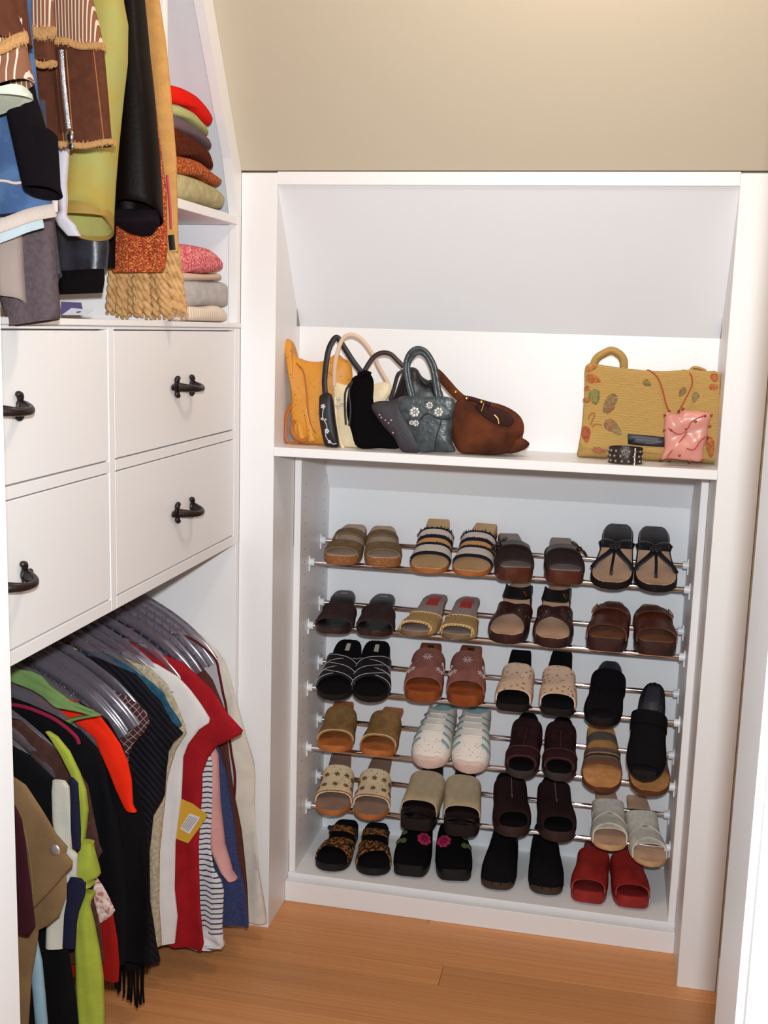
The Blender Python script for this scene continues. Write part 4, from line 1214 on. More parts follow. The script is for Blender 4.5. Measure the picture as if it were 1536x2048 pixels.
tap = weave_mat('tapestry_ground', rgb(172, 132, 70), rgb(206, 170, 104), 130, 0.85, direction='Z', dist=3.5, bump=.5)
b8 = bag('tapestry_bag', 'large ochre tapestry handbag woven with leaves and flowers', at(*z4(780, 1120), 1, .11)[0], .11)
puffy('body', outline(z4, [(192, 238), (300, 228), (420, 244), (620, 270), (900, 290), (1180, 275), (1300, 290), (1432, 306), (1436, 500), (1432, 800), (1424, 1100), (1400, 1160), (1000, 1148), (600, 1128), (300, 1100), (122, 1090), (124, 1000), (150, 850), (166, 700), (182, 450)], .115), FRONT, .030, .034, tap, b8, pw=8, k=3, zmin=SHZ)
puffy('flap', outline(z4, [(196, 236), (300, 230), (420, 246), (620, 272), (900, 292), (1180, 277), (1300, 292), (1436, 308), (1440, 500), (1436, 800), (1416, 1104), (1200, 1090), (900, 1064), (500, 1034), (166, 1002), (160, 850), (172, 700), (186, 450)], .0835), FRONT, .004, .003, tap, b8, pw=14, k=3)
ribbon('handle', z4, [(262, 235), (300, 165), (380, 115), (440, 98), (510, 135), (545, 190), (548, 262)], .110, .0085, .0110, tap, b8)
ribbon('handle', z4, [(1170, 285), (1195, 262), (1250, 266), (1310, 292)], .140, .004, .012, tap, b8)
def motif(X, Y, a, b_, rot, col, nm):
    pts = []
    for t in np.linspace(0, 2 * math.pi, 16, endpoint=False):
        x_, y_ = a * math.cos(t), b_ * math.sin(t) * (1 - .35 * math.cos(t))
        pts.append((X + x_ * math.cos(rot) - y_ * math.sin(rot), Y + x_ * math.sin(rot) + y_ * math.cos(rot)))
    puffy(nm, outline(z4, pts, .0796), FRONT, .0011, .0008, mat('woven_' + nm + '_%d_%d_%d' % col, rgb(*[int(.72 * c_ + .28 * w_) for c_, w_ in zip(col, (188, 150, 88))]), .9, .1, bump=.5, bscale=350, var=.4, vscale=160), b8, k=2, rings=(1, .8, .45))
for a in ((275, 530, 75, 55, 1.4, (128, 132, 84), 'leaf'), (415, 590, 105, 50, 2.15, (136, 116, 86), 'leaf'), (420, 640, 60, 32, 2.2, (142, 94, 74), 'leaf'), (440, 805, 85, 55, .6, (150, 108, 84), 'leaf'), (490, 850, 50, 36, .8, (150, 134, 92), 'leaf'),
          (265, 365, 72, 42, .3, (188, 100, 60), 'flower'), (250, 262, 60, 26, -.4, (196, 118, 72), 'flower'), (205, 450, 24, 26, 1, (184, 104, 66), 'flower'), (208, 560, 24, 40, 1.5, (184, 104, 66), 'flower'), (196, 880, 78, 42, 1.5, (172, 76, 56), 'flower'),
          (765, 402, 45, 32, .5, (132, 120, 66), 'leaf'), (1092, 485, 52, 30, 2.2, (132, 106, 82), 'leaf'), (1212, 535, 52, 32, 1.9, (144, 134, 94), 'leaf'),
          (1390, 350, 42, 36, 1.2, (190, 98, 64), 'flower'), (1385, 440, 44, 28, 0, (192, 100, 66), 'flower'), (320, 1030, 66, 28, .2, (160, 92, 80), 'flower'), (1352, 1000, 100, 40, 1.5, (190, 104, 64), 'flower')):
    motif(*a)
ribbon('stem', z4, [(215, 740), (230, 700), (262, 680), (275, 700), (250, 760), (235, 790)], .0792, .0018, .001, mat('woven_stem', rgb(160, 112, 52), .9), b8)
ribbon('stem', z4, [(250, 812), (280, 785), (345, 790)], .0792, .0020, .001, mat('woven_stem', rgb(160, 112, 52), .9), b8)
lb = puffy('brand_label', outline(z4, [(582, 874), (700, 880), (930, 904), (926, 998), (700, 984), (585, 968)], .0788), FRONT, .0010, .0008, mat('black_label_satin', rgb(30, 25, 34), .45), b8, pw=12, k=1, rings=(1, .97, .5))
g = MB()
rr = random.Random(3)
for k_ in range(2):
    P = []
    n_ = 34 if k_ == 0 else 12
    for i in range(n_):
        X = 660 + (240 * i / (n_ - 1) if k_ == 0 else 90 + 80 * i / (n_ - 1)); Y = 926 + 26 * (i / (n_ - 1) if k_ == 0 else .4) + (0 if k_ == 0 else 26) + 12 * math.sin(i * 2.1) * (1 if k_ == 0 else .5)
        P.append(at(*z4(X, Y), 1, .0774))
    g.tube(P, .00045, .0004, n=5, up=(0, 1, 0))
o = g.build('script_lettering', mat('silver_script', rgb(150, 144, 150), .5), lb); local(o, b8)

pink = mat('pink_taffeta', rgb(222, 150, 136), 0.32, 0.5, bump=.5, bscale=38, var=.12, vscale=30)
b9 = bag('beaded_pouch', 'small crinkled pink pouch on a beaded string before the tapestry bag', at(*z4(1120, 1110), 1, .03)[0], .03)
puffy('body', outline(z4, [(930, 702), (960, 668), (1005, 682), (1060, 692), (1105, 655), (1200, 658), (1320, 672), (1364, 702), (1336, 800), (1322, 900), (1290, 1000), (1272, 1124), (1150, 1122), (1050, 1112), (950, 1104), (892, 1112), (925, 1000), (922, 850)], .030), FRONT, .014, .012, pink, b9, rough=.0030, seed=5, zmin=SHZ, pw=5)
strg = mat('coral_bead_string', rgb(170, 62, 44), .45)
ribbon('bead_string', z4, [(970, 665), (938, 580), (905, 450), (860, 345), (790, 285), (760, 282)], .030, .0014, .0014, strg, b9, dy=[0, .015, .03, .045, .053, .065])
ribbon('bead_string', z4, [(1055, 668), (1110, 570), (1178, 430), (1182, 352), (1150, 296), (1096, 280)], .030, .0014, .0014, strg, b9, dy=[0, .015, .03, .045, .053, .065])
for path in ([(960, 820), (1060, 880), (1140, 830), (1180, 760), (1300, 700)], [(950, 1090), (1010, 1010), (1090, 920), (1140, 850)], [(1130, 1010), (1200, 1020), (1260, 940), (1310, 900)]):
    ribbon('bead_trim', z4, path, .0145, .0012, .0012, strg, b9)
bd = mat('copper_bead', rgb(150, 62, 50), .15, .6, metal=.4)
for X, Y in ((930, 700), (1362, 700), (892, 1112), (1276, 1122), (1330, 905), (925, 840), (1066, 1076), (1160, 1130), (975, 1112), (970, 660), (1060, 664), (1100, 640), (1215, 760), (990, 840), (1130, 830), (1305, 705), (1350, 800)):
    o = MB().ball(at(*z4(X, Y), 1, .016), (.0030, .0030, .0030), 5).build('bead', bd, b9); local(o, b9)

# cuff bracelet standing on its edge in front of the tapestry bag
cc = at(*z4(562, 1085), 1, .035); cr = .0345
cf = thing('cuff_bracelet', 'dark openwork cuff bracelet set with pale stones on the shelf', 'bracelet', (cc[0], .038, ZS))
pew = mat('dark_pewter', rgb(62, 52, 48), .35, .5, metal=.6, bump=.4, bscale=300)
rings = []
for r_, z_ in ((cr, .001), (cr + .001, .003), (cr + .001, .033), (cr, .035), (cr - .003, .035), (cr - .003, .001)):
    rings.append([(r_ * math.cos(a), r_ * .78 * math.sin(a), z_) for a in np.linspace(0, 2 * math.pi, 40, endpoint=False)])
rings.append(rings[0])
V, F, U = loft(rings, False, False)
fixn(mesh_obj('band', V, F, pew, cf, U))
st = mat('pale_stone', rgb(150, 132, 122), .15, .6)
for row_ in range(3):
    for k_ in range(16):
        a = math.pi + math.pi * (k_ + .5 * (row_ % 2)) / 16
        g = MB().ball(((cr + .0012) * math.cos(a), (cr + .0012) * .78 * math.sin(a), .007 + .0105 * row_), (.0026, .0026, .0030) if (k_ + row_) % 2 else (.0017, .0017, .0020), 5)
        g.build('stone', st if (k_ + row_) % 2 else pew, cf)
MB().cube((cr * .55, -cr * .78 * .86, .018), (.0011, .0014, .0175)).build('clasp', mat('clasp_metal', rgb(170, 160, 150), .3, metal=.8), cf)

# ------------------------------------------------------------------ folded sweaters in the corner tower
def plane_x(px, x): return [at(a, b, 0, x) for a, b in px]
def folded(name, label, px, mt, x0=-0.105, depth=0.30, zmin=None, ymin=-0.384, ymax=-0.026, zmax=None):
    """folded knit: the front edge's outline drawn out to the back of the shelf, with a rounded front fold"""
    P = closed_smooth(plane_x(px, x0), 3)
    for p in P:
        p[1] = min(max(p[1], ymin), ymax)
        if zmin is not None: p[2] = max(p[2], zmin)
    c = sum(P) / len(P)
    rings = []
    for r_, dx in ((.05, .020), (.35, .0195), (.6, .017), (.8, .012), (.93, .005), (1.0, -.006), (1.0, -.03), (.99, -depth * .5), (.97, -depth + .03), (.8, -depth)):
        rg = []
        for p in P:
            q = c + (p - c) * np.array([1, r_, r_]); q[0] = x0 + dx
            if dx < -.02:                      # behind the fold the pile lies level
                q[2] += 0.0
            rg.append(q)
        rings.append(rg)
    V, F, U = loft(rings)
    o = fixn(mesh_obj(name, V, F, mt, None, U, angle=70))
    o.data.transform(Matrix.Translation((-c[0], -c[1], -c[2]))); o.location = c
    tag(o, label, 'sweater', 'folded sweaters in the corner tower')
    return o
def K_(n, c, c2=None, **k): return mat('knit_' + n, rgb(*c), .95, .08, bump=.5, bscale=k.pop('bs', 350), col2=rgb(*c2) if c2 else None, **k)
SZ = 1.654
folded('folded_sweater', 'bright red folded sweater on top of the upper stack', [(336, 172), (352, 172), (378, 185), (400, 207), (415, 228), (421, 241), (418, 251), (411, 253), (400, 249), (384, 236), (360, 213), (336, 203)], K_('red', (214, 30, 20)))
folded('folded_sweater', 'pale green folded sweater under the red one', [(336, 204), (356, 211), (372, 221), (395, 246), (410, 262), (412, 271), (404, 270), (380, 255), (358, 240), (336, 226)], K_('sage', (172, 172, 118)), x0=-.11)
folded('folded_sweater', 'grey-mauve folded sweater between pale green and brown ones', [(336, 228), (362, 241), (390, 263), (410, 280), (418, 292), (416, 300), (405, 297), (380, 280), (336, 254)], K_('mauve', (104, 84, 92)), x0=-.107)
folded('folded_sweater', 'dark brown folded sweater in the middle of the upper stack', [(336, 254), (366, 266), (393, 287), (411, 303), (419, 322), (422, 338), (412, 338), (396, 327), (370, 313), (336, 308)], K_('brown', (92, 42, 22), (70, 28, 18), vscale=200))
folded('folded_sweater', 'rust tweed folded sweater with a pointed corner', [(336, 310), (375, 315), (398, 329), (419, 347), (440, 362), (438, 370), (428, 374), (406, 366), (386, 354), (336, 344)], tweed_mat('knit_rust', rgb(168, 80, 34), [rgb(120, 48, 26), rgb(196, 120, 66)], 230))
folded('folded_sweater', 'pale olive ribbed folded sweater on the upper shelf board', [(336, 345), (380, 354), (402, 364), (426, 376), (440, 389), (446, 401), (443, 412), (436, 418), (400, 409), (336, 391)], K_('olive', (188, 176, 134), (170, 158, 116), vscale=60), zmin=SZ)
CZ = 1.4282
folded('folded_sweater', 'pink speckled folded sweater on the lower stack', [(350, 492), (395, 492), (420, 501), (439, 520), (443, 531), (437, 542), (400, 548), (372, 546), (350, 545)], tweed_mat('knit_pink', rgb(214, 112, 118), [rgb(186, 62, 74), rgb(232, 160, 158)], 200))
folded('folded_sweater', 'thin beige folded sweater beneath the pink one', [(350, 545), (400, 548), (430, 546), (439, 552), (436, 559), (410, 562), (350, 561)], K_('beige', (206, 178, 158)))
folded('folded_sweater', 'light grey bulky folded sweater in the lower stack', [(350, 560), (405, 560), (440, 563), (459, 575), (465, 591), (460, 605), (447, 615), (400, 612), (350, 613)], K_('lightgrey', (190, 184, 180), (176, 170, 168), vscale=40))
ivr = ramp_mat('knit_ivory_rib', 1, [(0, rgb(232, 216, 198)), (.6, rgb(206, 186, 168))], .95, .08, coords='Object', scale=95, bump=.4)
folded('folded_sweater', 'ivory ribbed folded sweater on the counter at the bottom', [(350, 613), (395, 612), (420, 608), (440, 615), (452, 630), (450, 642), (420, 646), (350, 646)], ivr, zmin=CZ)

# ------------------------------------------------------------------ hanging clothes
RX = RXL
def cloth(n, c, **k):
    kk = dict(rough=.88, spec=.12, bump=.3, bscale=420, var=.10, vscale=25); kk.update(k)
    return mat('cloth_' + n, rgb(*c), **kk)
def sheet(yp, right, left=None, th=.03, rx=RX, amp=.006, kf=14.0, seed=0, nz=34, slant=0.0, open_end=False, tilt=0.0, xmin=None, cs=.75, minw=.02, zlist=None, ampz=0.0, fan=0.0, inner=.90):
    """a hanging cloth body: right (and left) edges are given where the photograph shows them, at depth yp"""
    R_ = np.array([at(a, b, 1, yp) for a, b in right]); zr = R_[:, 2]; xr = R_[:, 0]
    o_ = np.argsort(-zr); zr = zr[o_]; xr = xr[o_]
    if left is not None:
        L_p = np.array([at(a, b, 1, yp) for a, b in left]); o2 = np.argsort(-L_p[:, 2]); zl = L_p[o2, 2]; xl_ = L_p[o2, 0]
    z0, z1 = zr[0], zr[-1]
    zs = np.unique(np.concatenate([np.linspace(z0, z1, nz), zr]))[::-1]
    rr = random.Random(seed); p1, p2, p3 = (rr.uniform(0, 6.28) for _ in range(3))
    n = 40; rings = []
    for z in zs:
        v = (z0 - z) / (z0 - z1)
        b = float(np.interp(-z, -zr, xr))
        if left is not None: a = float(np.interp(-z, -zl, xl_))
        else: a = max(2 * rx - b, XL + .025 if xmin is None else xmin)
        if b - a < minw: m_ = (a + b) / 2; a, b = (m_ - minw / 2, m_ + minw / 2) if left is None else (a, a + minw)
        xm, hw = (a + b) / 2, (b - a) / 2
        g = min(1.0, v * 1.6 + .12)
        rg = []
        for k in range(n):
            t = 2 * math.pi * k / n
            c_, s_ = math.cos(t), math.sin(t)
            x = xm + hw * math.copysign(abs(c_) ** cs, c_)
            y = .5 * th * (.55 + .45 * g) * math.copysign(abs(s_) ** .7, s_)
            y += amp * g * math.sin(kf * (x - xm) * 6.28 + p1 + 1.3 * math.sin(v * 3 + p2)) + .4 * amp * g * math.sin(kf * 2.3 * (x - xm) * 6.28 + p3)
            y += fan * (x - xm)
            zz = z + (-slant * y / (.5 * th) + tilt * (x - xm)) * max(0, v - .55) / .45
            if ampz: zz += ampz * v * math.sin(20 * x + p2)
            rg.append((x, yp + y, zz))
        rings.append(rg)
    if open_end:
        last = rings[-1]; cx_ = sum(p[0] for p in last) / n; cy_ = sum(p[1] for p in last) / n
        for f_, dz in ((.97, -.001), (inner, .001), (inner - .03, .03), (inner - .1, .07)):
            rings.append([(cx_ + (p[0] - cx_) * f_, cy_ + (p[1] - cy_) * f_, p[2] + dz) for p in last])
    V, F, U = loft(rings)
    return V, F, U
def hang(name, label, cat, yp, right, mt, group='clothes on the lower rod', parent=None, pname=None, **k):
    V, F, U = sheet(yp, right, **k)
    if parent is None:
        A_ = np.array(V); c = (float(A_[:, 0].mean()), yp, float(A_[:, 2].max()))
        o = fixn(mesh_obj(name, V, F, mt, None, U, angle=75))
        o.data.transform(Matrix.Translation((-c[0], -c[1], -c[2]))); o.location = c
        tag(o, label, cat, group)
        return o
    o = fixn(mesh_obj(pname, V, F, mt, parent, U, angle=75)); local(o, parent)
    return o
def gthing(name, label, cat, yp, group='clothes on the lower rod', x=RX, z=.80): return thing(name, label, cat, (x, yp, z), group)
def strip(name, pts, yp, ra, rb, mt, root, up=(0, 1, 0), n=8, **k):
    V, F, U = sweep(smoothline([at(a, b, 1, yp) for a, b in pts], 5), ra, rb, n=n, up=up, **k)
    o = fixn(mesh_obj(name, V, F, mt, root, U))
    if root is not None: local(o, root)
    return o

# clear hangers ---------------------------------------------------------------
clear = clear_plastic(); wire = mat('hook_wire', rgb(200, 196, 200), .18, metal=1.0)
def hanger_meshes():
    g = MB(); prof = [(-.205, -.138), (-.185, -.112), (-.15, -.078), (-.10, -.044), (-.05, -.018), (-.018, -.004), (0, 0)]
    top = prof + [(-x, z) for x, z in prof[-2::-1]]
    g.tube(smoothline([(x, 0, z) for x, z in top], 3), .0105, .0042, n=8, up=(0, 1, 0))
    g.tube(smoothline([(x * .93, 0, z - .020 - .004 * (1 - abs(x) / .2)) for x, z in top], 2), .0028, .0034, n=6, up=(0, 1, 0))
    for k in range(9):
        for s in (-1, 1):
            q = .03 + .019 * k; zz = float(np.interp(q, [0, .05, .10, .15, .185, .205], [0, -.018, -.044, -.078, -.112, -.138]))
            g.tube([(s * q, 0, zz - .002), (s * q * .985, 0, zz - .021)], .0018, .0036, n=6, up=(0, 1, 0))
    b = g.build('body', clear)
    h = MB(); pts = [(0, 0, 0), (0, 0, .030)]
    for a in np.linspace(-math.pi * .5, math.pi * .95, 14): pts.append((.0168 * math.cos(a) , 0, .0465 + .0168 * math.sin(a)))
    h.tube(pts, .0017, n=6, up=(0, 1, 0)); hk = h.build('hook', wire)
    return b, hk
hb0, hk0 = hanger_meshes()
HZ = RZL + .0125 - (.0465 + .0168) - .0005 + .0035
first = True
def hanger(y, rz=0.0, dx=0.0, label=''):
    global first
    t = thing('clothes_hanger', label, 'hanger', (RX + dx, y, HZ), 'clear hangers on the lower rod')
    t.rotation_euler = (0, 0, rz)
    for src in (hb0, hk0):
        if first: o = src
        else:
            o = src.copy(); COL.objects.link(o)
        o.parent = t
    first = False
ys = [-.062, -.095, -.125, -.16, -.19, -.215, -.26, -.30, -.335, -.375, -.41, -.455]
ys += list(np.linspace(-.490, -.560, 6)) + list(np.linspace(-.60, -.685, 7)) + list(np.linspace(-.745, -.845, 8)) + [-.90, -.93, -.97]
for i, yy in enumerate(ys):
    lb_ = ('clear plastic hanger among the far shirts on the lower rod' if yy > -.47 else 'clear plastic hanger in the bunch over the maroon lattice top' if yy > -.58 else
           'clear plastic hanger in the bunch between sage sweater and orange-red halter' if yy > -.70 else 'clear plastic hanger in the bunch above the lime scarf' if yy > -.86 else 'clear plastic hanger nearest the door above the canvas jacket')
    hanger(yy, rnd.uniform(-.05, .05), rnd.uniform(-.006, .006), lb_)

# lower rod, from the far end to the door --------------------------------------
LB = 1.0
hang('shirt', 'off-white long shirt at the far end of the lower rod', 'shirt', -.060,
     [(290, 1203), (331, 1224), (355, 1253), (402, 1271), (437, 1302), (449, 1321), (474, 1398), (486, 1445), (507, 1527), (510, 1560), (508, 1607), (521, 1741), (533, 1828), (534, 1845)], cloth('offwhite', (212, 202, 190)), th=.034, seed=1)
gy = gthing('shirt', 'light grey shirt with a dark red edge beside the off-white shirt', 'shirt', -.095)
GR = [(312, 1240), (341, 1268), (369, 1272), (399, 1288), (430, 1318), (438, 1345), (446, 1386), (452, 1414), (462, 1500), (470, 1553), (467, 1620)]
hang('', '', '', -.095, GR, cloth('lightgrey', (178, 176, 180)), parent=gy, pname='body', th=.030, seed=2)
strip('dark_red_edge', GR[1:], -.108, .0030, .0024, cloth('darkrededge', (92, 30, 30)), gy)
hang('long_cardigan', 'brown long cardigan showing as a narrow strip by the blue denim', 'cardigan', -.125,
     [(320, 1270), (372, 1308), (400, 1326), (425, 1360), (450, 1420), (470, 1590), (483, 1660), (494, 1781), (498, 1850)], cloth('brownstrip', (84, 46, 40)), th=.03, seed=3)
hang('denim_dress', 'blue denim dress hanging to the floor next to the white cabinet', 'dress', -.155,
     [(283, 1252), (325, 1285), (400, 1372), (430, 1470), (452, 1540), (465, 1634), (476, 1719), (491, 1781), (499, 1853)], cloth('denim', (58, 66, 104), vscale=200, var=.25), th=.032, seed=4)
hang('pink_blouse', 'pale pink top tapering to a point beside the striped shirt', 'top', -.185,
     [(262, 1258), (300, 1292), (380, 1385), (420, 1470), (437, 1510), (441, 1607), (449, 1692), (462, 1735), (466, 1756)], cloth('palepink', (206, 152, 148)), th=.024, seed=5,
     left=[(240, 1258), (280, 1330), (380, 1450), (412, 1510), (418, 1607), (418, 1692), (440, 1735), (458, 1756)])
stp = ramp_mat('cloth_navy_stripe', 2, [(0, rgb(206, 202, 204)), (.72, rgb(56, 56, 78))], .88, .1, coords='Object', scale=84, noise=.004, nscale=30)
sg = gthing('striped_shirt', 'white shirt with thin navy stripes behind the crimson tee', 'shirt', -.215)
hang('', '', '', -.215, [(285, 1282), (395, 1420), (418, 1500), (424, 1530), (424, 1600), (420, 1690), (430, 1735), (444, 1760), (449, 1781), (446, 1850), (447, 1868)], stp, parent=sg, pname='body', th=.030, seed=6)
hang('', '', '', -.215, [(446, 1862), (447, 1870), (450, 1888), (445, 1898)], cloth('whitehem', (214, 210, 210)), parent=sg, pname='white_hem', th=.032, seed=6, nz=6, amp=.006, left=[(300, 1850), (300, 1870), (388, 1880), (392, 1890)])
hang('tee_shirt', 'crimson short-sleeved tee with its sleeve sticking out', 'tee', -.255,
     [(262, 1284), (280, 1292), (331, 1311), (364, 1325), (394, 1349), (425, 1381), (453, 1421), (485, 1462), (481, 1470), (434, 1492), (416, 1515), (406, 1546), (406, 1588), (399, 1687), (402, 1794), (411, 1858), (405, 1874)], cloth('crimson', (158, 26, 34), var=.16), th=.034, seed=7, tilt=-.12)
ht = gthing('price_tag', 'yellow hang tag with a white barcode sticker on the crimson tee', 'tag', -.285, group=None)
def card(name, px, yp, mt, root, t=.0008, tilt=0.0):
    P = [at(a, b, 1, yp + tilt * i) for i, (a, b) in enumerate(px)]
    n = len(P); V = [p - np.array([0, t, 0]) for p in P] + [p + np.array([0, t, 0]) for p in P]
    F = [tuple(range(n))[::-1], tuple(range(n, 2 * n))] + [(i, (i + 1) % n, n + (i + 1) % n, n + i) for i in range(n)]
    o = fixn(mesh_obj(name, V, F, mt, root, None, smooth=False)); local(o, root); return o
tc_ = [(200 + X / 3.737, 1500 + Y / 3.737) for X, Y in ((605, 365), (690, 400), (805, 487), (745, 580), (660, 697), (565, 660), (575, 500))]
card('card', tc_, -.290, mat('tag_yellow', rgb(206, 156, 50), .5), ht)
card('sticker', [(200 + X / 3.737, 1500 + Y / 3.737) for X, Y in ((668, 475), (748, 505), (668, 628), (598, 585))], -.2915, mat('sticker_white', rgb(216, 208, 208), .5), ht)
bars = mat('tag_print', rgb(150, 140, 146), .6)
for i in range(5):
    a0 = np.array((668, 487)) * (1 - i / 5) + np.array((735, 512)) * (i / 5) ; a1 = np.array((608, 580)) * (1 - i / 5) + np.array((662, 612)) * (i / 5)
    q = [a0 + (3, 3), a0 + (9, 5), a1 + (7, 1), a1 + (1, -1)]
    card('barcode_bar', [(200 + X / 3.737, 1500 + Y / 3.737) for X, Y in q], -.2926, bars, ht, .0003)
hang('tee_shirt', 'white tee with a folded-out sleeve in front of the crimson one', 'tee', -.305,
     [(262, 1306), (282, 1315), (317, 1330), (355, 1353), (383, 1381), (404, 1410), (419, 1438), (416, 1448), (399, 1459), (378, 1487), (366, 1515), (364, 1560), (362, 1600), (350, 1687), (348, 1780), (354, 1834), (349, 1887)], cloth('white', (216, 210, 208), var=.05), th=.03, seed=8)
ckn = mat('cloth_cream_cable', rgb(186, 172, 146), .95, .08, bump=.9, bscale=160, col2=rgb(160, 146, 122), vscale=150)
hang('cardigan', 'cream cable-knit cardigan edge between teal and white tops', 'cardigan', -.338,
     [(205, 1298), (228, 1305), (300, 1335), (335, 1370), (356, 1410), (372, 1450), (374, 1466), (352, 1500), (342, 1530), (334, 1560), (326, 1640), (321, 1700), (320, 1800), (324, 1890)], ckn, th=.028, seed=9)
hang('knit_pullover', 'teal blue knit top, shoulder showing beside the cream cardigan', 'top', -.375,
     [(215, 1308), (235, 1320), (270, 1341), (303, 1365), (327, 1386), (341, 1410), (360, 1440), (365, 1450), (348, 1462), (330, 1490), (310, 1540), (296, 1640), (292, 1760)], cloth('teal', (44, 84, 108), var=.3, vscale=90, bump=.7, bscale=260), th=.026, seed=10)
ple = weave_mat('cloth_black_pleat', rgb(10, 8, 14), rgb(26, 22, 32), 38, .9, direction='DIAGONAL', dist=1.0, bump=.9)
hang('pleated_blouse', 'black pleated blouse with a flared sleeve next to the white tee', 'blouse', -.42,
     [(196, 1316), (270, 1348), (315, 1396), (345, 1442), (365, 1468), (351, 1480), (338, 1501), (336, 1522), (333, 1542), (326, 1594), (310, 1628), (302, 1700), (303, 1800), (311, 1888), (318, 1926)], ple, th=.040, amp=.010, kf=22, seed=11)
lat = bpy.data.materials.new('cloth_maroon_lattice')
def lattice_mat(M):
    M.use_nodes = True; nt = M.node_tree; N = nt.nodes; L = nt.links; b = N['Principled BSDF']; b.inputs['Roughness'].default_value = .85
    tc = N.new('ShaderNodeTexCoord'); outs = []
    for sgn in (1, -1):
        mp = N.new('ShaderNodeMapping'); mp.inputs['Rotation'].default_value = (0, sgn * .75, 0); L.new(tc.outputs['Object'], mp.inputs['Vector'])
        wv = N.new('ShaderNodeTexWave'); wv.inputs['Scale'].default_value = 30; wv.inputs['Distortion'].default_value = 2.5; wv.bands_direction = 'X'
        L.new(mp.outputs[0], wv.inputs['Vector']); outs.append(wv.outputs['Fac'])
    mx = N.new('ShaderNodeMath'); mx.operation = 'MAXIMUM'; L.new(outs[0], mx.inputs[0]); L.new(outs[1], mx.inputs[1])
    rp = N.new('ShaderNodeValToRGB'); rp.color_ramp.elements[0].position = .955; rp.color_ramp.elements[0].color = rgb(58, 16, 22); rp.color_ramp.elements[1].position = .995; rp.color_ramp.elements[1].color = rgb(170, 150, 146)
    L.new(mx.outputs[0], rp.inputs['Fac']); L.new(rp.outputs[0], b.inputs['Base Color'])
lattice_mat(lat)
hang('lattice_blouse', 'maroon top with a white lattice print under the clear hangers', 'top', -.476,
     [(150, 1352), (215, 1375), (262, 1396), (292, 1424), (300, 1444), (288, 1466), (268, 1486), (258, 1510), (252, 1600)], lat, th=.020, seed=12, amp=.003)
blkc = cloth('black', (11, 9, 12), var=.2)
hang('dress', 'long black dress in the middle of the lower rod', 'dress', -.585,
     [(60, 1368), (150, 1402), (215, 1440), (248, 1490), (268, 1560), (284, 1640), (296, 1740), (302, 1830), (306, 1925)], blkc, th=.05, seed=13, amp=.010, kf=8)
hang('halter_blouse', 'vivid orange-red halter top with a dangling pointed end', 'top', -.640,
     [(120, 1398), (160, 1402), (196, 1425), (224, 1465), (240, 1490), (254, 1524), (262, 1560), (265, 1605), (258, 1622)], cloth('vivid', (226, 40, 14), var=.05), th=.012, seed=14, amp=.002,
     left=[(60, 1398), (110, 1425), (160, 1450), (190, 1475), (205, 1510), (220, 1545), (232, 1580), (246, 1612), (252, 1622)])
hang('sweater', 'sage green sweater shoulder crossing over the clear hangers', 'sweater', -.695,
     [(20, 1336), (62, 1342), (84, 1352), (100, 1370), (140, 1402), (188, 1420), (190, 1430), (166, 1434), (140, 1440), (110, 1470)], cloth('sage', (112, 138, 82)), th=.014, seed=15, amp=.002,
     left=[(-40, 1336), (20, 1362), (60, 1376), (84, 1390), (110, 1412), (150, 1420), (180, 1429), (150, 1434), (126, 1440), (100, 1470)])
hang('jacket', 'black jacket hanging left of the orange-red halter top', 'jacket', -.710,
     [(0, 1388), (60, 1410), (110, 1430), (160, 1462), (195, 1500), (212, 1545), (222, 1590), (236, 1640), (250, 1720), (258, 1820), (252, 1925)], blkc, th=.04, seed=16, amp=.008, kf=9)
strip('magenta_piping', [(-40, 1405), (40, 1412), (96, 1432), (128, 1452), (152, 1474), (158, 1488)], -.735, .0035, .003, cloth('magenta', (134, 30, 58)), bpy.data.objects['jacket'])
hang('skirt', 'brick-red skirt panel low between the black clothes', 'skirt', -.748,
     [(150, 1740), (196, 1760), (226, 1830), (236, 1880), (240, 1930), (238, 1962)], cloth('brick', (142, 20, 16)), th=.02, seed=17, amp=.003)
hang('blouse', 'pinkish floral blouse corner above the brick-red skirt', 'blouse', -.770,
     [(120, 1690), (190, 1745), (206, 1770), (222, 1805), (230, 1822), (222, 1832), (204, 1846)], tweed_mat('cloth_rose_print', rgb(196, 164, 152), [rgb(160, 104, 104), rgb(214, 190, 178)], 120), th=.016, seed=18, amp=.002)
hang('cardigan', 'brown knit cardigan edge beside the lime scarf', 'cardigan', -.778,
     [(40, 1440), (150, 1530), (176, 1570), (186, 1630), (198, 1690), (206, 1702), (192, 1725), (186, 1790), (202, 1850), (211, 1920), (204, 1932)], cloth('brown', (74, 46, 40), var=.25, vscale=90), th=.02, seed=19, amp=.004)
lime = cloth('lime', (154, 162, 58), var=.15, vscale=30)
ls = gthing('scarf', 'lime green scarf knotted halfway down the hanging clothes', 'scarf', -.835, z=.62)
hang('', '', '', -.835, [(100, 1464), (116, 1474), (140, 1503), (160, 1545), (172, 1580), (176, 1620), (172, 1655), (167, 1690)], lime, parent=ls, pname='upper_end', th=.014, amp=.0015, left=[(92, 1464), (102, 1478), (122, 1510), (142, 1548), (155, 1585), (158, 1620), (160, 1655), (161, 1690)], minw=.004)
hang('', '', '', -.840, [(178, 1684), (186, 1690), (193, 1725), (198, 1752), (178, 1764), (170, 1768)], lime, parent=ls, pname='knot', th=.030, amp=.002, left=[(164, 1684), (158, 1700), (150, 1740), (149, 1752), (156, 1760), (164, 1768)], nz=14)
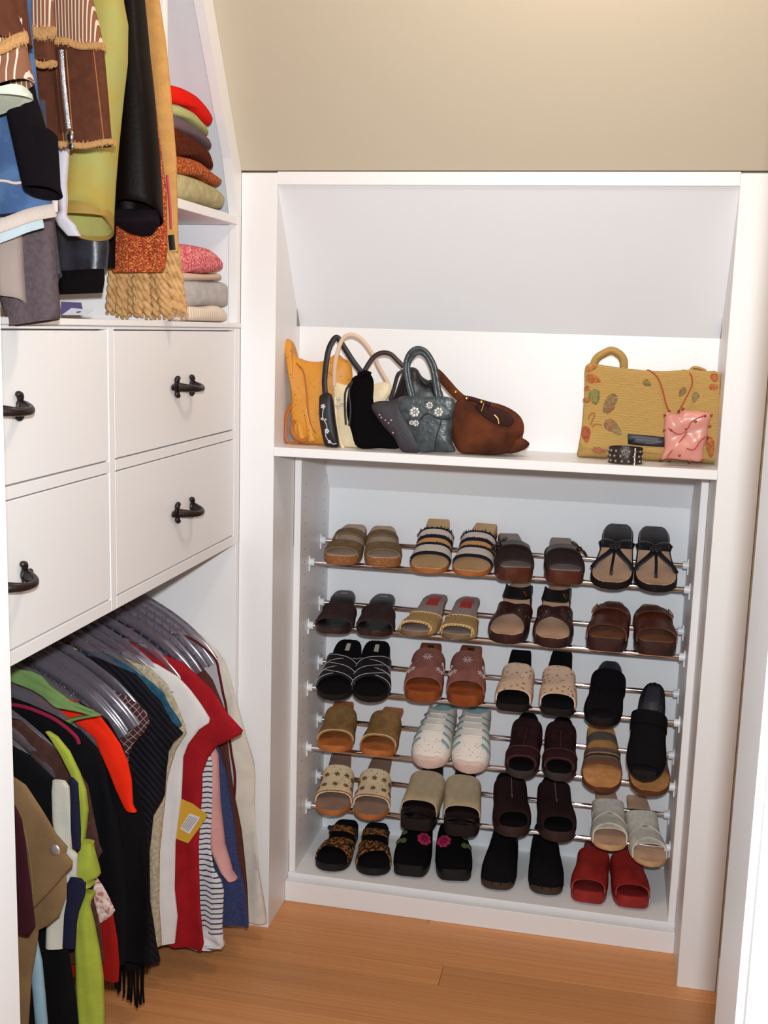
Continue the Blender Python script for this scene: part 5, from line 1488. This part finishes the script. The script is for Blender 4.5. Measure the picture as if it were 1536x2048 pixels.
hang('', '', '', -.842, [(172, 1782), (178, 1800), (188, 1850), (196, 1900), (203, 1960), (207, 2052), (208, 2100)], lime, parent=ls, pname='tail', th=.022, amp=.004, kf=20, left=[(168, 1782), (154, 1810), (143, 1832), (150, 1890), (152, 1960), (161, 2052), (164, 2100)])
hang('dress', 'black floor-length dress behind the lime scarf tail', 'dress', -.862,
     [(-20, 1470), (60, 1510), (110, 1560), (128, 1700), (132, 1830), (140, 1900), (152, 2000), (160, 2100)], blkc, th=.024, seed=21, amp=.003)
np_ = gthing('sailor_blouse', 'white top with a navy border next to the lime scarf', 'top', -.885)
hang('', '', '', -.885, [(120, 1562), (138, 1574), (143, 1640), (141, 1700), (153, 1712), (152, 1762), (140, 1775), (134, 1800), (130, 1850), (128, 1895)], cloth('ecru', (190, 184, 170), var=.08), parent=np_, pname='body', th=.016, seed=22, amp=.003, left=[(106, 1562), (104, 1580), (106, 1640), (116, 1700), (120, 1712), (110, 1762), (100, 1800), (96, 1850), (94, 1895)])
hang('', '', '', -.898, [(146, 1556), (156, 1566), (159, 1610), (161, 1660), (160, 1698)], cloth('navy', (28, 28, 50)), parent=np_, pname='navy_border', th=.010, amp=.001, left=[(138, 1556), (140, 1566), (142, 1610), (143, 1660), (146, 1698)], minw=.004)
hang('', '', '', -.898, [(160, 1758), (172, 1766), (170, 1790), (158, 1822), (150, 1860), (146, 1895)], cloth('navy', (28, 28, 50)), parent=np_, pname='navy_tie', th=.012, amp=.001, left=[(140, 1758), (134, 1766), (134, 1800), (130, 1825), (128, 1860), (126, 1895)])
ol = cloth('olivebrown', (122, 94, 64), var=.2, vscale=14)
jk = gthing('canvas_jacket', 'olive-brown canvas jacket with a silver button nearest the door', 'jacket', -.955)
hang('', '', '', -.950, [(-20, 1540), (28, 1558), (60, 1600), (100, 1660), (125, 1700), (134, 1735), (134, 1790), (121, 1830), (98, 1850), (76, 1862), (72, 1900), (62, 1960), (56, 2060), (54, 2110)], ol, parent=jk, pname='body', th=.022, seed=23, amp=.003, kf=9)
hang('', '', '', -.968, [(-20, 1536), (28, 1554), (52, 1570), (86, 1622), (115, 1668), (137, 1692), (133, 1704), (147, 1722), (146, 1732), (128, 1752), (100, 1784), (70, 1815), (60, 1822)], ol, parent=jk, pname='sleeve', th=.022, seed=29, amp=.002, kf=7, nz=26)
strip('sleeve_crease', [(20, 1590), (45, 1650), (60, 1720), (66, 1790)], -.981, .0016, .0012, ol, jk)
bt = at(110, 1700, 1, -.980)
o = MB().ball(bt, (.0085, .003, .0085), 8).build('button', mat('button_silver', rgb(210, 200, 196), .25, metal=.8), jk); local(o, jk)
hang('blouse', 'dark maroon blouse strip along the door jamb', 'blouse', -1.00,
     [(-60, 1560), (20, 1590), (44, 1640), (54, 1700), (62, 1760), (72, 1850), (60, 1870)], cloth('maroon', (52, 18, 26)), th=.016, seed=24, amp=.002)
hang('trousers', 'pale blue trouser leg beside the black dress near the door', 'trousers', -.930,
     [(60, 1780), (72, 1884), (80, 1920), (88, 1980), (93, 2050), (95, 2110)], cloth('paleblue', (132, 160, 174)), th=.014, seed=25, amp=.002, left=[(30, 1780), (52, 1884), (60, 1920), (66, 1980), (72, 2050), (74, 2110)])
# black fringe of a shawl that nearly touches the floor
fs = gthing('fringed_shawl', 'black shawl with a long fringe at the floor', 'shawl', -.50)
hang('', '', '', -.50, [(200, 1420), (250, 1560), (276, 1700), (286, 1850), (290, 1935)], blkc, parent=fs, pname='body', th=.03, seed=26, left=[(90, 1420), (140, 1560), (180, 1700), (190, 1850), (200, 1935)])
for i in range(13):
    a = 232 + 4.6 * i + rnd.uniform(-1, 1)
    z_ = 2016 - 4.2 * abs(i - 9) + rnd.uniform(-6, 4)
    strip('fringe_strand', [(a, 1930), (a + rnd.uniform(-2, 2), 1970), (a + rnd.uniform(-3, 3), z_)], -.50 + rnd.uniform(-.008, .008), .0022, .0022, blkc, fs, n=6)

# upper rod -------------------------------------------------------------------
UG = 'clothes on the upper rod'
def uthing(name, label, cat, yp, x=-.1, z=2.1): return thing(name, label, cat, (x, yp, z), UG)
tanw = cloth('camel', (196, 148, 86), var=.12, vscale=60, bump=.5)
yarn = mat('cloth_camel_yarn', rgb(204, 162, 112), .95, .08, bump=.9, bscale=260, col2=rgb(184, 140, 92), vscale=90)
scf = uthing('scarf', 'camel wool scarf with thick twisted fringe, far end of the upper rod', 'scarf', -.415)
hang('', '', '', -.415, [(300, -190), (305, -100), (319, 0), (331, 80), (340, 170), (347, 250), (353, 320), (355, 400), (357, 480), (358, 503)], tanw, parent=scf, pname='body', th=.022, amp=.002, seed=31, left=[(200, -190), (205, -100), (212, 0), (216, 80), (218, 170), (220, 250), (222, 320), (222, 400), (222, 480), (222, 545)], rx=RXU)
strip('red_edge', [(300, -60), (314, 0), (326, 80), (336, 170), (343, 250)], -.4045, .0022, .003, cloth('rededge', (140, 36, 40)), scf)
for i in range(15):
    f_ = i / 14.0
    x0 = 226 + 126 * f_ + rnd.uniform(-2, 2); x1 = 216 + 158 * f_ + rnd.uniform(-5, 5)
    yb_ = 630 + 9 * math.sin(f_ * 3.1) + rnd.uniform(-8, 3); y0 = 545 if f_ < .8 else 505
    yp = -.418 + rnd.uniform(-.012, .012)
    P = smoothline([at(x0, y0 - 8, 1, yp), at(x0 * .6 + x1 * .4, (y0 + yb_) / 2, 1, yp), at(x1, min(yb_, 637), 1, yp)], 9)
    g = MB(); n_ = len(P); tot = 5.2
    for ply in (0, 1):
        Q = []
        for j, p in enumerate(smoothline(P, 3)):
            a_ = tot * 2 * math.pi * j / (3.0 * (n_ - 1)) * .5 + ply * math.pi
            Q.append(p + np.array([.0042 * math.cos(a_), .0042 * math.sin(a_), 0]))
        g.tube(Q, .0054, n=7, up=(0, 1, 0), taper=lambda t: 1.0 if t < .92 else .6)
    o = g.build('twisted_fringe', yarn, scf, angle=80); local(o, scf)
strip('black_tag', [(342, 470), (345, 500)], -.432, .0060, .001, mat('tag_black', rgb(18, 14, 16), .6), scf)
twd = tweed_mat('cloth_orange_tweed', rgb(166, 66, 34), [rgb(128, 42, 26), rgb(204, 138, 74)], 330)
tj = uthing('tweed_jacket', 'orange tweed jacket flecked with gold beside the camel scarf', 'jacket', -.465)
hang('', '', '', -.465, [(262, -190), (268, -100), (281, 0), (287, 40), (302, 130), (313, 228), (325, 325), (333, 380), (334, 444), (335, 497), (331, 530), (326, 546)], twd, parent=tj, pname='body', th=.030, amp=.003, seed=32, left=[(150, -190), (155, -100), (165, 0), (175, 130), (190, 228), (200, 325), (208, 380), (215, 444), (218, 497), (222, 530), (228, 550)], rx=RXU, tilt=.02)
strip('pink_ribbon', [(334, 350), (338, 390), (341, 430), (342, 455)], -.487, .0024, .0012, cloth('pinkribbon', (190, 70, 84)), tj)
bl = mat('black_glossy_leather', rgb(14, 6, 5), .5, .10, bump=.2, bscale=160)
blr = uthing('leather_coat', 'black leather coat sleeve with a fur-lined cuff, upper rod', 'coat', -.535)
hang('', '', '', -.535, [(270, -190), (275, -100), (284, 0), (293, 100), (305, 200), (314, 300), (319, 380), (321, 428)], bl, parent=blr, pname='sleeve', th=.075, amp=.0015, seed=33, left=[(240, -190), (242, -100), (244, 0), (249, 90), (236, 200), (228, 300), (223, 380), (221, 428)], slant=.020, open_end=True, rx=RXU, cs=.95, inner=.93)
hang('', '', '', -.530, [(318, 420), (319, 432), (316, 446), (300, 458)], mat('black_fur', rgb(26, 18, 24), .95, .1, bump=1.0, bscale=220), parent=blr, pname='fur_lining', th=.055, amp=.001, nz=8, left=[(224, 420), (224, 432), (228, 446), (248, 458)], slant=.010, cs=.95)
hang('', '', '', -.510, [(250, -150), (240, 200), (230, 420), (226, 536)], blkc, parent=blr, pname='coat_front', th=.02, left=[(150, -150), (170, 200), (200, 420), (206, 536)], rx=RXU)
lj = uthing('leather_jacket', 'charcoal leather jacket hem with a black ribbed knit band', 'jacket', -.600)
cl_ = mat('charcoal_leather', rgb(44, 44, 54), .36, .45, bump=.5, bscale=60, col2=rgb(24, 22, 30), vscale=22)
hang('', '', '', -.600, [(196, -100), (200, 100), (206, 300), (213, 450), (215, 500), (211, 541)], cl_, parent=lj, pname='body', th=.03, amp=.003, seed=34, left=[(100, -100), (104, 100), (108, 300), (112, 440), (118, 500), (123, 552)], tilt=.06, rx=RXU)
hang('', '', '', -.600, [(207, 532), (208, 560), (205, 588)], mat('black_rib_knit', rgb(16, 12, 14), .95, .08, bump=1.0, bscale=180), parent=lj, pname='rib_band', th=.026, amp=.002, nz=8, left=[(118, 540), (117, 565), (117, 590)], tilt=.06, rx=RXU)
ols = mat('olive_suede', rgb(160, 156, 92), .9, .1, bump=.3, bscale=400, col2=rgb(170, 140, 58), vscale=9)
olj = uthing('suede_jacket', 'olive-yellow suede sleeve with a wide open cuff, upper rod', 'jacket', -.665)
hang('', '', '', -.665, [(230, -190), (236, -90), (242, 0), (250, 45), (248, 120), (240, 180), (235, 225), (228, 290), (223, 350), (219, 420), (217, 438)], ols, parent=olj, pname='sleeve', th=.085, amp=.001, seed=35, left=[(150, -190), (155, -90), (160, 0), (158, 60), (152, 120), (148, 180), (143, 225), (139, 290), (132, 350), (123, 420), (120, 438)], slant=.024, open_end=True, rx=RXU, cs=.95, inner=.92)
hang('', '', '', -.665, [(219, 420), (220, 432), (219, 446)], mat('olive_cuff_roll', rgb(150, 120, 54), .6, .3), parent=olj, pname='cuff_roll', th=.091, amp=.0005, nz=6, left=[(121, 420), (118, 432), (118, 446)], slant=.024, open_end=True, cs=.95, inner=.94)
hang('blouse', 'white blouse strip between the black and olive sleeves', 'blouse', -.735,
     [(120, -120), (128, 60), (140, 250), (139, 300), (134, 350), (127, 400), (130, 430), (152, 452), (146, 472)], cloth('lilacwhite', (196, 190, 200), var=.04), group=UG, th=.018, amp=.002, seed=36, left=[(60, -120), (70, 60), (92, 250), (98, 300), (108, 350), (110, 400), (108, 430), (114, 448), (136, 470)], rx=RXU)

bw = cloth('brownjean', (92, 52, 36), var=.2, vscale=70)
crd = ramp_mat('cloth_brown_cord', 0, [(0, rgb(128, 84, 62)), (.68, rgb(212, 190, 172))], .9, .1, coords='Object', scale=190, noise=.0008, nscale=12)
fray = mat('tan_fray', rgb(190, 142, 92), .95, .08, bump=1.0, bscale=240)
bj = uthing('patchwork_jacket', 'brown patchwork jacket with white pinstripes, frayed seams and a zipper', 'jacket', -.80)
hang('', '', '', -.80, [(150, -190), (165, -80), (184, 0), (196, 45), (205, 90)], crd, parent=bj, pname='striped_yoke', th=.030, amp=.0008, kf=8, seed=37, left=[(80, -190), (92, -80), (104, 0), (107, 45), (110, 90)], nz=16)
hang('', '', '', -.795, [(205, 84), (211, 140), (217, 200), (223, 280), (225, 292)], bw, parent=bj, pname='zip_panel', th=.036, amp=.003, kf=7, seed=38, left=[(56, 84), (64, 140), (76, 200), (96, 280), (100, 294)], nz=20)
hang('', '', '', -.845, [(84, -190), (96, -60), (104, 0), (108, 58)], crd, parent=bj, pname='striped_flap', th=.024, amp=.0008, kf=9, seed=39, left=[(0, -190), (12, -60), (20, 0), (54, 58)], nz=12)
hang('', '', '', -.845, [(107, 56), (107, 90), (110, 124)], bw, parent=bj, pname='brown_flap', th=.028, amp=.002, seed=40, left=[(54, 56), (60, 90), (60, 124)], nz=8)
def frayed(px0, px1, yp, hh, seed, root):
    g = MB(); rr_ = random.Random(seed); n = 46
    a = at(*px0, 1, yp); b = at(*px1, 1, yp)
    g.tube([a + (b - a) * t + np.array([0, 0, .002 * math.sin(9 * t)]) for t in np.linspace(0, 1, 12)], hh * .5, .004, n=8, up=(0, 1, 0))
    for i in range(n):
        t = i / (n - 1) + rr_.uniform(-.01, .01); p = a + (b - a) * t
        q = p + np.array([rr_.uniform(-.003, .003), -.003, -hh * rr_.uniform(.45, .85) * (1 if i % 3 else -1)])
        g.add([p + (-.0012, -.003, 0), p + (.0012, -.003, 0), p + (0, .003, 0), q], [(0, 1, 3), (1, 2, 3), (2, 0, 3), (0, 2, 1)])
    o = g.build('frayed_seam', fray, root, smooth=False); local(o, root); return o
frayed((108, 82), (210, 96), -.822, .010, 1, bj); frayed((98, 292), (230, 286), -.816, .009, 2, bj)
frayed((54, 64), (110, 68), -.862, .016, 3, bj); frayed((54, 126), (112, 130), -.861, .009, 4, bj)
zpm = mat('zip_silver', rgb(196, 192, 196), .25, metal=.9, bump=.6, bscale=900)
strip('zipper', [(122, 100), (125, 150), (130, 200), (137, 258)], -.8165, .0040, .0022, zpm, bj)
strip('zipper_tape', [(117, 96), (120, 150), (124, 200), (131, 264)], -.8145, .0100, .0016, cloth('ziptape', (72, 38, 28)), bj)
g = MB(); pz = at(139, 272, 1, -.822); g.ball(pz, (.0075, .004, .010), 7)
pz2 = at(141, 292, 1, -.822); g.tube([pz, pz2], .004, .002, n=8); g.ball(pz2, (.006, .003, .006), 7)
o = g.build('zip_pull', mat('zip_pull_silver', rgb(214, 208, 210), .15, metal=1.0), bj); local(o, bj)
for X in ((132, 100, 146, 282), (186, 92, 208, 286), (112, 130, 128, 286)):
    strip('top_stitching', [(X[0], X[1]), ((X[0] + X[2]) / 2, (X[1] + X[3]) / 2), (X[2], X[3])], -.8150, .0009, .0009, cloth('tanstitch', (160, 100, 62)), bj)
dn = mat('cloth_blue_denim', rgb(62, 84, 122), .85, .12, bump=.4, bscale=300, col2=rgb(78, 104, 142), vscale=30)
dj = uthing('denim_skirt', 'blue denim skirt with white hem bands below the striped cuff', 'skirt', -.990)
hang('', '', '', -.990, [(60, -80), (62, 60), (68, 128), (73, 180), (79, 240), (90, 330), (100, 390), (106, 436)], dn, parent=dj, pname='body', th=.03, amp=.003, seed=41, left=[(-110, -80), (-120, 60), (-130, 180), (-140, 330), (-150, 440)], tilt=.10, rx=RXU)
wh = cloth('hemwhite', (206, 188, 178))
strip('hem_band', [(-120, 470), (-40, 462), (10, 448), (60, 430), (110, 420)], -1.008, .0085, .0030, wh, dj)
strip('hem_lining', [(-120, 492), (-40, 482), (10, 466), (50, 450), (84, 440)], -1.000, .0100, .0026, cloth('palelining', (186, 198, 204)), dj)
strip('stitch_line', [(-100, 360), (0, 361), (28, 366), (50, 364)], -1.008, .0018, .0014, wh, dj)
strip('side_piping', [(112, 378), (110, 402), (110, 424)], -1.006, .0040, .003, wh, dj)
fl_ = cloth('charcoal', (62, 62, 72), var=.15, vscale=200)
ft = uthing('flannel_trousers', 'charcoal flannel trouser leg behind the denim hem', 'trousers', -.915)
hang('', '', '', -.915, [(90, 200), (105, 420), (112, 480), (118, 540), (122, 554)], fl_, parent=ft, pname='leg', th=.024, amp=.002, seed=42, left=[(-40, 200), (-20, 420), (0, 480), (10, 540), (20, 562)], rx=RXU, tilt=.03)
strip('cuff_edge', [(20, 558), (60, 556), (122, 552)], -.930, .0030, .0016, cloth('charcoaledge', (46, 46, 56)), ft)
mk = mat('cloth_mauve_grey_knit', rgb(92, 78, 82), .95, .08, bump=.9, bscale=200, var=.2, vscale=120)
hang('knit_sweater', 'grey-mauve knit sleeve hanging down over the counter edge', 'sweater', -.940,
     [(100, 300), (108, 480), (112, 556), (116, 600), (118, 628), (116, 646)], mk, group=UG, th=.040, amp=.002, seed=43, left=[(-60, 300), (-30, 480), (-6, 556), (10, 606), (22, 640), (31, 664)], rx=RXU, tilt=.16, open_end=True)
hang('coat', 'dove-grey coat sleeve with a straight cuff at the left edge', 'coat', -.962,
     [(36, 300), (40, 440), (43, 480), (46, 540), (49, 585), (50, 602)], cloth('dove', (150, 134, 126), var=.1), group=UG, th=.045, amp=.001, seed=44, left=[(-130, 300), (-120, 440), (-118, 540), (-116, 602)], rx=RXU, open_end=True, slant=.008)
bs = uthing('knit_cardigan', 'black knit sleeve hanging in front of the blue denim skirt', 'cardigan', -1.035)
hang('', '', '', -1.035, [(40, -60), (50, 100), (63, 187), (75, 224), (96, 289), (110, 355), (118, 384)], mat('black_fine_knit', rgb(16, 11, 15), .95, .08, bump=.5, bscale=300), parent=bs, pname='sleeve', th=.05, amp=.001, seed=45, left=[(-40, -60), (-10, 100), (12, 187), (22, 224), (35, 289), (47, 346), (56, 388)], rx=RXU, open_end=True, slant=.006, cs=.9)
js = uthing('patchwork_coat', 'brown pinstriped sleeve with frayed seam and pale lining, top left', 'coat', -1.085)
hang('', '', '', -1.085, [(20, -190), (30, -80), (38, 0), (45, 55), (50, 84)], bw, parent=js, pname='upper_sleeve', th=.084, amp=.002, seed=46, left=[(-110, -190), (-110, -80), (-110, 0), (-110, 55), (-110, 84)], nz=14)
crd2 = ramp_mat('cloth_brown_pinstripe', 0, [(0, rgb(132, 88, 66)), (.80, rgb(216, 196, 178))], .9, .1, coords='Object', scale=125, noise=.0015, nscale=8)
hang('', '', '', -1.085, [(51, 92), (54, 112), (58, 140), (61, 170), (63, 190)], crd2, parent=js, pname='lower_sleeve', th=.060, amp=.0006, seed=47, left=[(-114, 100), (-110, 115), (-106, 140), (-102, 170), (-100, 200)], nz=14, open_end=True, tilt=.32, cs=.9)
frayed((-60, 112), (54, 76), -1.120, .014, 6, js)
hang('', '', '', -1.085, [(61, 186), (60, 196), (56, 206)], cloth('sagelining', (196, 200, 182)), parent=js, pname='lining', th=.058, amp=.001, nz=6, left=[(-96, 196), (-94, 206), (-88, 220)], tilt=.32, cs=.9, slant=.006)

# care tags lying on the counter
ctg = thing('hang_tag', 'folded purple and white hang tag on the counter', 'tag', (-.2, -.60, 1.428))
def tagcard(px, mt, nm):
    P = [at(a, b, 1, -.62 if i in (2, 3) else -.62) for i, (a, b) in enumerate(px)]
    card(nm, px, -.66, mt, ctg, .0006)
card('purple_card', [(122, 603), (162, 605), (165, 618), (164, 629), (122, 631)], -.64, mat('tag_purple', rgb(84, 72, 112), .6), ctg)
card('white_card', [(143, 616), (187, 620), (170, 630), (124, 630)], -.655, mat('tag_pale', rgb(190, 188, 196), .6), ctg)
card('punched_slot', [(154, 623), (162, 622), (161, 625), (153, 626)], -.6565, mat('tag_ink', rgb(70, 66, 84), .6), ctg, .0004)
